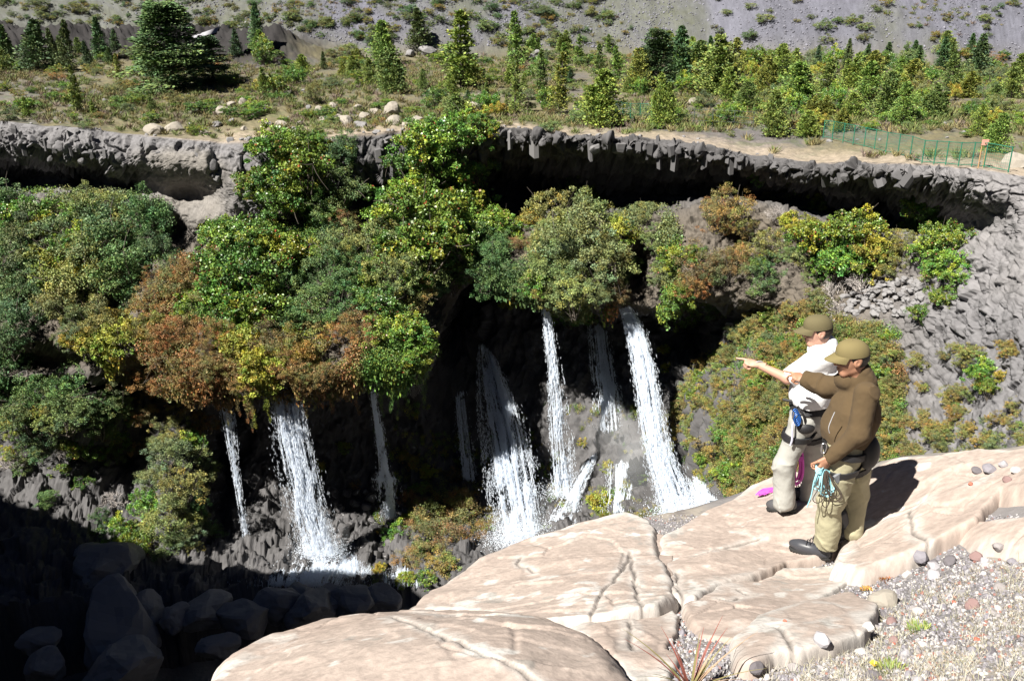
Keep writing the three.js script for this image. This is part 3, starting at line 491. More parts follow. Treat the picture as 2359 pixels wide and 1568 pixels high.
function placeShrub(kind, i, p, sx, sy, sz, rotY, info) {
  const v = SH[kind], key = kind + (i % v.length); let o = shrubCache[key];
  if (!o) {
    o = new THREE.Group(); const g = v[i % v.length];
    if (g.foliage) { part(o, 'foliage', g.foliage, SHN[kind][3]); part(o, 'stem', g.stem, M_BARK); } else part(o, 'branches', g, M_BARE);
    shrubCache[key] = o;
  } else o = o.clone();
  if (SHN[kind]) { const f = o.children[0]; f.material = tinted(SHN[kind][3], (i * 7 + Math.floor(rotY * 3)) % 5); }
  o.position.copy(p); o.scale.set(sx, sy, sz); o.rotation.y = rotY;
  const n = info || SHN[kind] || (kind === 'B' ? ['bare_shrub', 'leafless silver grey shrub on the canyon wall', 'shrub'] : ['bare_shrub', 'leafless grey twigs hanging from the green shrubs beside the falls', 'shrub']);
  add(o, n[0], n[1], n[2] || 'shrub', n[3] && n[3].isMaterial ? n[0].replace(/_/g, ' ') + 's of the canyon wall' : (n[3] || n[0].replace(/_/g, ' ') + 's of the canyon wall')); return o;
}
// names a wall shrub by its look and by the landmark it grows at
const ZONES = [[330, 'below the dark caves in the rim'], [520, 'beside the thin trickling waterfall'], [800, 'above the broad veil waterfall'], [1000, 'above the thread-like waterfall'], [1200, 'over the widest waterfall'], [1460, 'over the paired slender waterfalls'], [1800, 'under the overhang past the brightest waterfall'], [9999, 'on the slope under the green fence']];
const LOOK = { G: 'glossy green broadleaf shrub', D: 'dark green fine leaved shrub', O: 'grey olive shrub', Y: 'yellow green shrub', R: 'rust brown autumn shrub', M: 'mottled olive and orange shrub', B: 'leafless silver grey shrub', H: 'tangle of dead grey twigs hanging' };
function wallInfo(k, px, py) {
  let z = ZONES.find((q) => px < q[0])[1]; if (py > 1040 && px < 520) z = 'low on the wall above the shaded boulders'; if (py > 1060 && px > 850 && px < 1130) z = 'on the mound at the foot of the falls'; if (py > 780 && px > 1380 && px < 1700) z = 'in the spray of the brightest waterfall'; if (py < 470 && px > 560 && px < 1130) z = 'draped over the canyon rim';
  const n = k === 'B' || k === 'H' ? 'bare_shrub' : SHN[k][0]; return [n, LOOK[k] + ' ' + z, 'shrub', n.replace(/_/g, ' ') + 's ' + z];
}
// [photo x, photo y, radius in photo pixels, variety]
const BUSH = [
  [60, 500, 55, 'G'], [20, 560, 50, 'D'], [30, 640, 75, 'D'], [100, 560, 70, 'O'], [60, 750, 75, 'D'], [20, 830, 60, 'D'], [60, 660, 60, 'O'], [10, 470, 50, 'D'],
  [230, 490, 55, 'O'], [160, 540, 60, 'O'], [255, 560, 80, 'D'], [330, 530, 65, 'D'], [200, 640, 85, 'O'], [150, 710, 60, 'O'], [130, 640, 60, 'Y'], [220, 740, 55, 'O'], [300, 630, 75, 'D'], [365, 585, 45, 'D'],
  [255, 800, 50, 'Y'], [200, 795, 48, 'Y'], [300, 770, 40, 'Y'], [160, 770, 40, 'O'],
  [390, 660, 55, 'R'], [350, 700, 45, 'R'], [435, 640, 50, 'R'], [400, 760, 55, 'R'], [460, 780, 50, 'R'], [340, 760, 40, 'R'], [440, 850, 50, 'R'], [300, 860, 45, 'R'], [365, 880, 50, 'R'], [420, 920, 50, 'R'], [330, 950, 40, 'R'], [465, 980, 40, 'R'], [380, 830, 45, 'R'], [365, 745, 30, 'Y'], [490, 830, 40, 'R'],
  [100, 920, 65, 'D'], [60, 965, 55, 'D'], [195, 905, 65, 'D'], [225, 970, 55, 'D'], [275, 1015, 38, 'G'], [100, 1000, 50, 'D'], [130, 1015, 40, 'B'], [160, 1030, 34, 'B'],
  [395, 1000, 40, 'O'], [400, 1060, 60, 'O'], [420, 1130, 62, 'O'], [400, 1190, 60, 'O'], [450, 1180, 45, 'D'], [262, 1150, 42, 'B'], [185, 1120, 30, 'G'], [140, 1085, 24, 'G'], [275, 1235, 42, 'G'], [330, 1255, 42, 'G'], [390, 1255, 45, 'D'], [30, 1060, 40, 'B'], [30, 920, 50, 'D'], [150, 960, 55, 'O'], [260, 930, 45, 'D'], [60, 1040, 45, 'D'], [190, 1030, 45, 'G'], [250, 1050, 36, 'D'], [340, 1030, 36, 'R'], [360, 1110, 45, 'O'], [460, 1100, 40, 'O'], [350, 1170, 45, 'G'], [430, 1240, 45, 'O'], [480, 1230, 34, 'D'], [230, 1200, 30, 'D'], [110, 1150, 30, 'D'],
  [640, 360, 62, 'G'], [710, 400, 80, 'G'], [785, 430, 62, 'D'], [645, 440, 66, 'G'], [720, 480, 66, 'G'], [600, 420, 40, 'G'], [780, 360, 40, 'D'], [690, 340, 45, 'G'], [660, 510, 50, 'G'], [760, 510, 45, 'D'],
  [560, 560, 70, 'G'], [500, 550, 45, 'G'], [480, 620, 45, 'R'], [560, 640, 80, 'G'], [640, 590, 75, 'G'], [520, 690, 60, 'G'], [600, 710, 75, 'G'], [680, 670, 65, 'D'], [690, 740, 60, 'D'], [760, 620, 60, 'D'], [722, 565, 34, 'B'], [710, 610, 30, 'B'], [785, 690, 55, 'D'], [830, 740, 45, 'R'], [790, 770, 45, 'R'], [790, 560, 45, 'O'], [800, 510, 35, 'R'], [810, 640, 40, 'D'], [520, 620, 50, 'G'], [450, 700, 40, 'G'],
  [560, 810, 52, 'Y'], [640, 795, 62, 'R'], [720, 800, 62, 'M'], [600, 850, 52, 'Y'], [680, 850, 50, 'R'], [740, 865, 42, 'R'], [590, 905, 36, 'Y'], [540, 845, 36, 'R'], [670, 810, 45, 'M'], [760, 900, 30, 'R'], [560, 890, 34, 'R'],
  [1000, 350, 75, 'G'], [1060, 330, 62, 'G'], [945, 390, 45, 'G'], [1040, 410, 75, 'G'], [1105, 305, 40, 'G'], [970, 430, 55, 'G'], [1095, 380, 45, 'D'],
  [930, 490, 70, 'G'], [1000, 500, 80, 'G'], [1060, 540, 70, 'G'], [900, 560, 55, 'O'], [970, 590, 80, 'G'], [1030, 620, 55, 'G'], [910, 640, 55, 'O'], [880, 700, 55, 'G'], [900, 760, 55, 'G'], [945, 790, 50, 'G'], [955, 840, 42, 'G'], [1140, 520, 50, 'G'], [1145, 590, 45, 'D'], [1130, 640, 42, 'D'], [965, 680, 40, 'M'], [948, 895, 30, 'H'], [1165, 695, 36, 'Y'], [1080, 490, 50, 'G'], [860, 640, 40, 'G'], [1110, 560, 45, 'D'], [1000, 660, 40, 'D'], [870, 760, 40, 'R'], [930, 560, 50, 'G'],
  [1320, 460, 52, 'O'], [1285, 510, 60, 'O'], [1360, 515, 64, 'O'], [1330, 570, 85, 'O'], [1262, 565, 42, 'M'], [1280, 620, 62, 'O'], [1380, 630, 70, 'O'], [1325, 685, 62, 'O'], [1230, 640, 42, 'D'], [1203, 570, 32, 'R'], [1425, 550, 42, 'Y'], [1412, 680, 38, 'R'], [1312, 735, 32, 'G'], [1260, 680, 40, 'O'], [1440, 610, 40, 'D'], [1400, 590, 50, 'O'], [1370, 720, 36, 'G'],
  [1690, 490, 62, 'R'], [1650, 500, 40, 'R'], [1725, 445, 32, 'Y'], [1800, 450, 42, 'O'], [1895, 465, 30, 'G'], [1745, 410, 22, 'G'], [1810, 520, 34, 'Y'], [1790, 490, 30, 'B'], [1480, 500, 34, 'O'], [1515, 555, 34, 'O'], [1565, 600, 45, 'G'], [1620, 610, 50, 'R'], [1680, 620, 50, 'R'], [1725, 600, 45, 'R'], [1785, 580, 50, 'O'], [1760, 640, 45, 'D'], [1560, 680, 40, 'G'], [1600, 715, 42, 'G'], [1655, 700, 42, 'D'], [1610, 655, 40, 'R'], [1530, 640, 36, 'O'], [1570, 740, 34, 'G'],
  [1900, 560, 62, 'G'], [1970, 545, 60, 'G'], [1940, 610, 60, 'G'], [2000, 600, 55, 'Y'], [1870, 615, 40, 'O'], [1990, 650, 45, 'B'], [1925, 665, 42, 'B'], [2070, 565, 36, 'O'], [2060, 610, 34, 'O'], [2140, 490, 45, 'G'], [2115, 530, 34, 'G'], [2180, 560, 50, 'G'], [2190, 610, 45, 'G'], [2205, 655, 34, 'G'], [2165, 690, 30, 'G'], [2125, 725, 28, 'G'], [2130, 590, 34, 'G'], [2150, 640, 28, 'M'], [1930, 712, 26, 'B'], [1890, 690, 34, 'M'],
  [1740, 740, 34, 'O'], [1700, 770, 30, 'O'], [2265, 870, 40, 'G'], [2280, 900, 30, 'G'],
  [1590, 1000, 26, 'Y'], [1560, 960, 20, 'G'], [1600, 1030, 20, 'G'], [1400, 1080, 22, 'Y'], [1420, 1150, 24, 'G'], [1360, 1160, 22, 'Y'], [1440, 1180, 26, 'M'], [1480, 1100, 16, 'G'], [1350, 1020, 16, 'Y'], [1250, 1080, 18, 'G'], [1245, 1160, 18, 'Y'], [740, 1080, 18, 'Y'], [790, 1030, 16, 'G'], [940, 1060, 24, 'M'], [960, 1130, 22, 'G'], [1040, 1100, 26, 'R'], [820, 1120, 16, 'R'], [870, 1320, 26, 'Y'], [930, 1335, 28, 'Y'], [980, 1340, 26, 'G'], [860, 1350, 24, 'D'], [1620, 1060, 22, 'G'], [1535, 810, 18, 'Y'], [1530, 850, 14, 'Y'], [1395, 1165, 40, 'Y'], [1485, 1195, 26, 'M'], [1450, 1120, 18, 'Y'],
  [1020, 1180, 75, 'R'], [960, 1225, 50, 'R'], [1085, 1200, 62, 'R'], [1030, 1245, 70, 'R'], [915, 1232, 32, 'G'], [990, 1095, 26, 'Y'], [1090, 1135, 32, 'M'], [950, 1290, 45, 'R'], [1020, 1300, 50, 'M'],
];
{
  const r = RNG(77); let n = 0;
  const put = (px, py, rad, k) => { const d = wallD(px, py) - 0.35 * rad / FD * 55, p = pt(px, py, d), s = rad / FD * d * 1.22; placeShrub(k, n++, p, s * (0.9 + 0.25 * r()), s * (0.9 + 0.2 * r()), s * (0.85 + 0.2 * r()), r() * 6.28, wallInfo(k, px, py)); };
  for (const [px, py, rad, k] of BUSH) { put(px, py, rad, k); }
  // smaller neighbours of the same variety fill the gaps
  for (const [px, py, rad, k] of BUSH) if (rad > 39 && k !== 'B' && k !== 'H') { for (let q = 0; q < (rad > 54 ? 2 : 1); q++) { const a = r() * 6.28; put(px + Math.cos(a) * rad * 0.85, py + Math.sin(a) * rad * 0.65, rad * (0.45 + 0.2 * r()), r() < 0.7 ? k : 'GDORY'[Math.floor(r() * 5)]); } }
}
const CARPET = [[1545, 985], [1600, 880], [1650, 800], [1720, 745], [1850, 700], [1960, 740], [2060, 760], [2080, 880], [2060, 1060], [1830, 1110], [1680, 1140], [1640, 1060]];
// the low shrubs that carpet the slope behind the men
{
  const r = RNG(91), A = CARPET;
  let n = 0;
  for (let k = 0; k < 2000 && n < 285; k++) {
    const px = 1540 + r() * 540, py = 690 + r() * 450; if (polyDist(px, py, A) < 0) continue; n++;
    const d = wallD(px, py) - 0.2, rad = (22 + 15 * r()) * (1 + 0.4 * (py - 800) / 400), s = rad / FD * d;
    placeShrub(r() < 0.78 ? 'M' : r() < 0.5 ? 'G' : 'O', n, pt(px, py, d), s * 1.15, s, s * 1.1, r() * 6.28, ['carpet_shrub', 'low shrub in the dense carpet on the slope behind the men', 'shrub', 'carpet of low shrubs behind the men']);
  }
  const B = [[2080, 760], [2180, 720], [2240, 800], [2358, 760], [2440, 860], [2440, 1080], [2050, 1090], [2060, 900]];
  for (let k = 0, m = 0; k < 900 && m < 75; k++) {
    const px = 2040 + r() * 400, py = 720 + r() * 370; if (polyDist(px, py, B) < 0 || (py < 900 && r() < 0.6)) continue; m++;
    const d = wallD(px, py) - 0.15, s = (16 + 18 * r()) / FD * d;
    placeShrub(r() < 0.6 ? 'M' : r() < 0.6 ? 'O' : 'R', m, pt(px, py, d), s * 1.2, s, s * 1.1, r() * 6.28, ['slope_shrub', 'sparse low shrub on the grey rubble slope under the fence', 'shrub', 'scattered shrubs of the rubble slope']);
  }
}

// undergrowth that clothes the wall between the shrubs and trails over its lip
{
  const r = RNG(55), L = new Leaves(); for (let k = 0; k < 80; k++) { const o = rdir(r).multiplyScalar(0.5 * Math.pow(r(), 0.5)), q = 0.6 + 0.8 * r(); L.leaf(o, rdir(r).add(V(0, -0.3, 0.3)).normalize(), rdir(r).add(V(0, 0.5, 0.4)).normalize(), 0.12 * q, 0.042 * q, tint([1, 1, 1], r, 0.35)); }
  const N = 8200, im = new THREE.InstancedMesh(L.build(), M_LEAF, N + 1700), M = new THREE.Matrix4(), Q = new THREE.Quaternion(); let n = 0;
  const PAL = { G: GREEN, D: DARK, O: OLIVE, Y: YELL, R: RUST, M: MIX };
  for (let k = 0; k < 60000 && n < 5200; k++) {
    const px = -80 + r() * 1640, v = 2.75 + Math.pow(r(), 0.85) * 2.45, pr = profile(px), p = wallPoint(px, v, pr), [sx, sy] = toPx(p);
    let best = 1e9, kind = 'G'; for (const b of BUSH) { if (b[3] === 'B' || b[3] === 'H') continue; const q = Math.hypot(b[0] - sx, b[1] - sy) / b[2]; if (q < best) { best = q; kind = b[3]; } } if (best > 1.9 && r() < 0.8) continue; if (best > 2.6 || dent(px, sy) > 1.3 || fbm(p.x * 0.35, p.y * 0.35, p.z * 0.35, 3) < -0.12) continue;
    p.z += 0.25 + 0.3 * r(); p.y += 0.1 - 0.3 * smooth(4.6, 5.2, v) * r(); const s = 0.6 + 0.8 * r(), hang = 1 + 1.2 * smooth(4.5, 5.1, v) * r();
    M.compose(p, Q.setFromAxisAngle(V(0, 1, 0), r() * 6.28), V(s, s * hang, s)); im.setMatrixAt(n, M); const c = tint(PAL[kind][Math.floor(r() * PAL[kind].length)], r, 0.3); im.setColorAt(n++, lin(...c));
  }
  for (let k = 0; k < 110; k++) { // trailing curtains below the lip
    const px = 330 + r() * 780, pr = profile(px), p0 = wallPoint(px, 4.95 + 0.2 * r(), pr); if (dent(px, toPx(p0)[1]) > 1.5 || r() < 0.25) continue; const len = 3 + Math.floor(7 * r() * r()); let kind = 'G', best = 1e9; const [sx, sy] = toPx(p0); for (const b of BUSH) { if (b[3] === 'B' || b[3] === 'H') continue; const q = Math.hypot(b[0] - sx, b[1] - sy) / b[2]; if (q < best) { best = q; kind = b[3]; } }
    for (let q = 0; q < len && n < 5900; q++) { const s = (0.5 + 0.3 * r()) * (1 - 0.6 * q / len); M.compose(V(p0.x + gauss(r) * 0.15, p0.y - q * 0.38, p0.z + 0.35 + gauss(r) * 0.12), Q.setFromAxisAngle(V(0, 1, 0), r() * 6.28), V(s * 0.8, s * 1.5, s * 0.8)); im.setMatrixAt(n, M); im.setColorAt(n++, lin(...tint(PAL[kind][Math.floor(r() * PAL[kind].length)], r, 0.3))); }
  }
  for (let k = 0; k < 30000 && n < N; k++) { // and the carpet on the slope behind the men
    const px = 1540 + r() * 540, py = 690 + r() * 450; if (polyDist(px, py, CARPET) < -8) continue; const p = pt(px, py, wallD(px, py) - 0.25), s = 0.4 + 0.5 * r();
    M.compose(p, Q.setFromAxisAngle(V(0, 1, 0), r() * 6.28), V(s, s * 0.8, s)); im.setMatrixAt(n, M); const q = fbm(p.x * 0.5, p.y * 0.5, p.z * 0.5, 2), P = q < -0.15 ? GREEN : q < 0.2 ? MIX : RUST; im.setColorAt(n++, lin(...tint(P[Math.floor(r() * P.length)], r, 0.3)));
  }
  for (let k = 0; k < 6000 && n < N + 1700; k++) { // moss and ferns on the wet rock between the falls
    const px = 860 + r() * 780, py = 930 + r() * 330; if (fbm(px / 70, py / 60, 9, 3) < (px > 1220 ? -0.1 : 0.0)) continue; const p = pt(px, py, wallD(px, py) - 0.15), s = 0.25 + 0.4 * r();
    M.compose(p, Q.setFromAxisAngle(V(0, 1, 0), r() * 6.28), V(s, s, s * 0.7)); im.setMatrixAt(n, M); const P = r() < 0.6 ? YELL : GREEN; im.setColorAt(n++, lin(...tint(P[Math.floor(r() * P.length)], r, 0.3)));
  }
  im.count = n; add(im, 'undergrowth', 'tangled undergrowth clothing the canyon wall between the shrubs', undefined, undefined, 'stuff');
}
// ---------- plateau: trees, shrubs, boulders, fences, signs ----------
function farHit(px, py) { const r = rimOf(Math.round(px)), [a, b] = ray(px, py); for (let d = -r.z + 0.2; d < 230; d += 0.15) { const x = a * d, y = lerp(r.y, farH(x, d), smooth(0, 14, d + r.z)); if (b * d < y) return V(x, y, -d); } return null; }
const TIPS = [0.2, 0.24, 0.055], CONC = br(1.5, [[0.1, 0.145, 0.03], [0.12, 0.16, 0.03], [0.085, 0.125, 0.032]]), COND = br(1.6, [[0.05, 0.085, 0.03], [0.06, 0.095, 0.035], [0.045, 0.075, 0.035]]);
const TREES = {
  // younger and older shapes of each sort
  S: [31, 32, 33, 34].map((s) => coniferProto(s, { w: 0.2, cols: CONC, tip: TIPS, ragged: 0.95, spire: 0.85, whorls: 20, sprays: 30, len: 0.042 })),          // slender young conifer
  C: [35, 36, 37].map((s) => coniferProto(s, { w: 0.38, cols: CONC, tip: TIPS, whorls: 22, per: 10, sprays: 30, ragged: 1.0, spire: 0.7, len: 0.05, tops: s === 35 ? [[0, 0, 1, 1]] : s === 36 ? [[0, 0, 1, 0.9], [0.14, 0.08, 0.7, 0.8]] : [[0, 0, 0.95, 0.8], [-0.16, 0.05, 0.78, 0.7], [0.12, -0.1, 0.62, 0.8]] })), // bushy conifer
  K: [38, 39].map((s) => coniferProto(s, { w: 0.3, cols: COND, whorls: 28, per: 9, sprays: 28, ragged: 0.45 })),  // dark conifer
  L: [40, 41].map((s) => layeredProto(s, { w: s === 40 ? 0.62 : 0.5, cols: COND })),
};
const TN = { S: ['slender_conifer', 'slender yellow green conifer'], C: ['bushy_conifer', 'bushy bright green conifer'], K: ['dark_conifer', 'dark green pointed conifer'], L: ['layered_tree', 'broad dark evergreen with flat layered boughs'] };
const treeCache = {};
function placeTree(kind, i, p, h, w, rot, where) {
  const v = TREES[kind], key = kind + (i % v.length); let o = treeCache[key];
  if (!o) { o = treeCache[key] = new THREE.Group(); part(o, 'trunk', v[i % v.length].trunk, M_BARK); part(o, 'crown', v[i % v.length].crown, M_NEEDLE); } else o = o.clone();
  const lean = Math.sin(i * 12.9) * 0.08; o.children[1].material = tinted(M_NEEDLE, (i * 3 + 1) % 5);
  o.position.copy(p); o.position.y -= 0.1; o.scale.set(w, h, w * (0.85 + 0.3 * Math.abs(Math.sin(i * 3.7)))); o.rotation.set(Math.cos(i * 7.1) * 0.06, rot, lean); return add(o, TN[kind][0], TN[kind][1] + ' ' + where, 'tree', TN[kind][0].replace('_', ' ') + 's ' + where);
}
const treeZone = (px, py) => py < 175 ? (px < 700 ? 'by the dark lava flow' : px < 1500 ? 'at the foot of the shrubby hillside' : 'at the foot of the bare scree') : px < 700 ? 'on the grassy plateau near the caves' : px < 1400 ? 'behind the rim boulders' : px < 1900 ? 'behind the wire fence' : 'behind the green fence';
// [photo x of base, photo y of base, height in photo pixels, kind, width factor]
const TREELIST = [
  [400, 208, 168, 'L', 1.1], [355, 190, 150, 'K', 0.9], [490, 190, 90, 'L', 1], [85, 168, 112, 'K', 1.1], [155, 168, 100, 'K', 0.9], [20, 158, 90, 'K', 0.8], [235, 140, 80, 'K', 0.8], [205, 158, 62, 'K', 0.7], [178, 258, 98, 'S', 0.9], [275, 195, 58, 'S', 0.9], [60, 272, 42, 'S', 1.2], [595, 122, 88, 'K', 0.8], [545, 132, 60, 'K', 0.8], [605, 226, 60, 'S', 1], [130, 150, 70, 'K', 0.9], [215, 268, 36, 'S', 1.3],
  [880, 148, 86, 'C', 1], [900, 212, 100, 'C', 1.05], [850, 200, 60, 'C', 1], [965, 112, 82, 'K', 1], [1065, 205, 155, 'S', 1.2], [1190, 160, 112, 'S', 1.1], [1245, 212, 82, 'S', 1], [1187, 262, 105, 'S', 1.1], [1285, 262, 110, 'S', 1], [1388, 292, 110, 'C', 0.85], [1295, 190, 72, 'S', 1.1], [1030, 160, 60, 'S', 1], [1120, 250, 60, 'S', 1.3], [745, 160, 40, 'K', 1], [700, 180, 45, 'C', 1], [1330, 150, 66, 'S', 1.1], [1050, 275, 60, 'C', 1.3],
  [1500, 208, 138, 'L', 0.8], [1470, 215, 90, 'C', 1], [1528, 296, 120, 'C', 0.75], [1560, 195, 105, 'K', 1], [1600, 190, 95, 'C', 1], [1650, 222, 126, 'C', 0.9], [1690, 170, 70, 'C', 1], [1680, 235, 70, 'C', 1], [1420, 190, 80, 'S', 1.2], [1380, 180, 66, 'S', 1.1],
  [1785, 316, 110, 'C', 0.8], [1760, 225, 98, 'C', 0.9], [1800, 190, 80, 'C', 0.9], [1840, 250, 95, 'C', 1], [1880, 172, 62, 'K', 0.8], [1900, 235, 90, 'C', 1], [1950, 160, 62, 'K', 0.8], [1962, 212, 80, 'C', 1], [2000, 245, 85, 'C', 0.9], [2040, 275, 105, 'C', 0.8], [2040, 152, 50, 'K', 1], [2100, 225, 75, 'C', 1], [2110, 172, 62, 'K', 0.9], [2168, 165, 68, 'K', 1], [2190, 220, 82, 'C', 0.9], [2250, 186, 102, 'K', 1.1], [2230, 225, 62, 'C', 1.1], [2250, 312, 66, 'C', 0.9], [2290, 352, 90, 'C', 0.9], [2145, 272, 74, 'C', 1], [2330, 225, 66, 'C', 1], [1935, 302, 52, 'C', 1], [1860, 314, 62, 'C', 1], [2080, 290, 90, 'C', 0.8], [1720, 260, 70, 'C', 1], [1830, 170, 60, 'C', 1], [2010, 190, 60, 'C', 1], [1990, 155, 50, 'K', 0.9], [2070, 195, 60, 'C', 1], [2290, 250, 50, 'C', 1.1], [2355, 190, 60, 'C', 1], [1870, 280, 60, 'C', 1], [1960, 275, 60, 'C', 1],
];
{
  const r = RNG(5); let n = 0;
  for (const [px, py, h, k, w] of TREELIST) { const p = farHit(px, py); if (!p) continue; const H = h / FD * -p.z * (0.95 + 0.25 * r()); placeTree(k, n++, p, H, H * w * (0.8 + 0.45 * r()) * (k === 'C' ? 1.2 : 1.08), r() * 6.28, treeZone(px, py)); }
  for (let k = 0; k < 400 && n < 165; k++) { // younger trees between them
    const px = r() * 2358, py = 120 + r() * 170, p = farHit(px, py); if (!p || fbm(px / 160, py / 60, 4, 3) < (px > 1400 ? -0.15 : 0.15)) continue; if (-p.z + rimOf(Math.round(px)).z < 6) continue;
    const H = (24 + 34 * r()) / FD * -p.z; placeTree(r() < 0.55 ? 'C' : r() < 0.6 ? 'S' : 'K', n++, p, H, H * (0.9 + 0.5 * r()), r() * 6.28, treeZone(px, py));
  }
  // taller spreading bushes that close the gaps between the trees
  for (let k = 0, q = 0; k < 600 && q < 75; k++) { const px = r() < 0.75 ? 1350 + r() * 1000 : 560 + r() * 760, py = 145 + r() * 155, p = farHit(px, py); if (!p || -p.z + rimOf(Math.round(px)).z < 5 || fbm(px / 150, py / 70, 8, 3) < -0.2) continue; q++; const sz = (16 + 18 * r()) / FD * -p.z, t = r(); placeShrub(t < 0.6 ? 'G' : t < 0.85 ? 'O' : 'Y', q, p.add(V(0, sz * 0.6, 0)), sz * (0.8 + 0.4 * r()), sz * (0.9 + 0.5 * r()), sz, r() * 6.28, ['plateau_bush', 'tall spreading green bush between the conifers of the plateau', 'bush', 'spreading plateau bushes']); }
  // shrubs on the plateau and up the hillside
  let m = 0;
  for (let k = 0; k < 1600 && m < 300; k++) {
    const px = -20 + r() * 2400, py = 130 + r() * 190, p = farHit(px, py); if (!p) continue; const s = -p.z + rimOf(Math.round(px)).z; if (s < 4 && r() < 0.8) continue; m++;
    const sz = (11 + 22 * r() * r()) / FD * -p.z, dry = r(); placeShrub(dry < 0.3 ? 'O' : dry < 0.45 ? 'M' : dry < 0.95 ? 'G' : 'R', m, p.add(V(0, sz * 0.4, 0)), sz * 1.2, sz * 0.8, sz * 1.2, r() * 6.28, ['plateau_shrub', 'small rounded shrub dotted over the dry plateau among the conifers', 'shrub', 'small plateau shrubs']);
  }
  m = 0;
  for (let k = 0; k < 3000 && m < 300; k++) {
    const px = r() * 2358, py = r() * 150, p = farHit(px, py); if (!p || -p.z < hillBase(p.x)) continue;
    const want = px < 1400 ? 0.35 + 0.5 * fbm(px / 120, py / 40, 1, 3) + (px < 900 ? 0.25 : 0.1) : px > 2180 && py < 60 ? 0.2 : 0.06; if (r() > want) continue; m++;
    const sz = (7 + 15 * r() * r()) / FD * -p.z, q = r(); placeShrub(q < 0.45 ? 'O' : q < 0.75 ? 'M' : 'D', m, p.add(V(0, sz * 0.35, 0)), sz * 1.25, sz * 0.8, sz * 1.25, r() * 6.28, ['hillside_shrub', 'small shrub scattered over the grey scree hillside', 'shrub', 'shrubs of the scree hillside']);
  }
}
// ---------- rocks ----------
const ROCKS = [1, 2, 3, 4, 5].map((s) => rockGeo(100 + s, 3, 14, 0.2)), BLOCKS = [1, 2, 3, 4].map((s) => rockGeo(200 + s, 2, 12, 0.05)), STONES = [1, 2, 3, 4, 5, 6].map((s) => rockGeo(300 + s, 1, 8, 0.12));
const CRAGS = [1, 2, 3, 4].map((s) => rockGeo(400 + s, 5, 16, 0.22));
const M_TANROCK = mat([0.27, 0.245, 0.21], 0.95), M_GREYROCK = mat([0.2, 0.195, 0.2], 0.92), M_WETROCK = mat([0.085, 0.082, 0.085], 0.3);
function rock(geo, m, p, s, r, name, label, cat_, group) { const o = new THREE.Mesh(geo, m); o.position.copy(p); o.scale.set(s * (0.85 + 0.4 * r()), s * (0.65 + 0.3 * r()), s * (0.85 + 0.35 * r())); o.rotation.set(gauss(r) * 0.3, r() * 6.28, gauss(r) * 0.3); return add(o, name, label, cat_, group); }
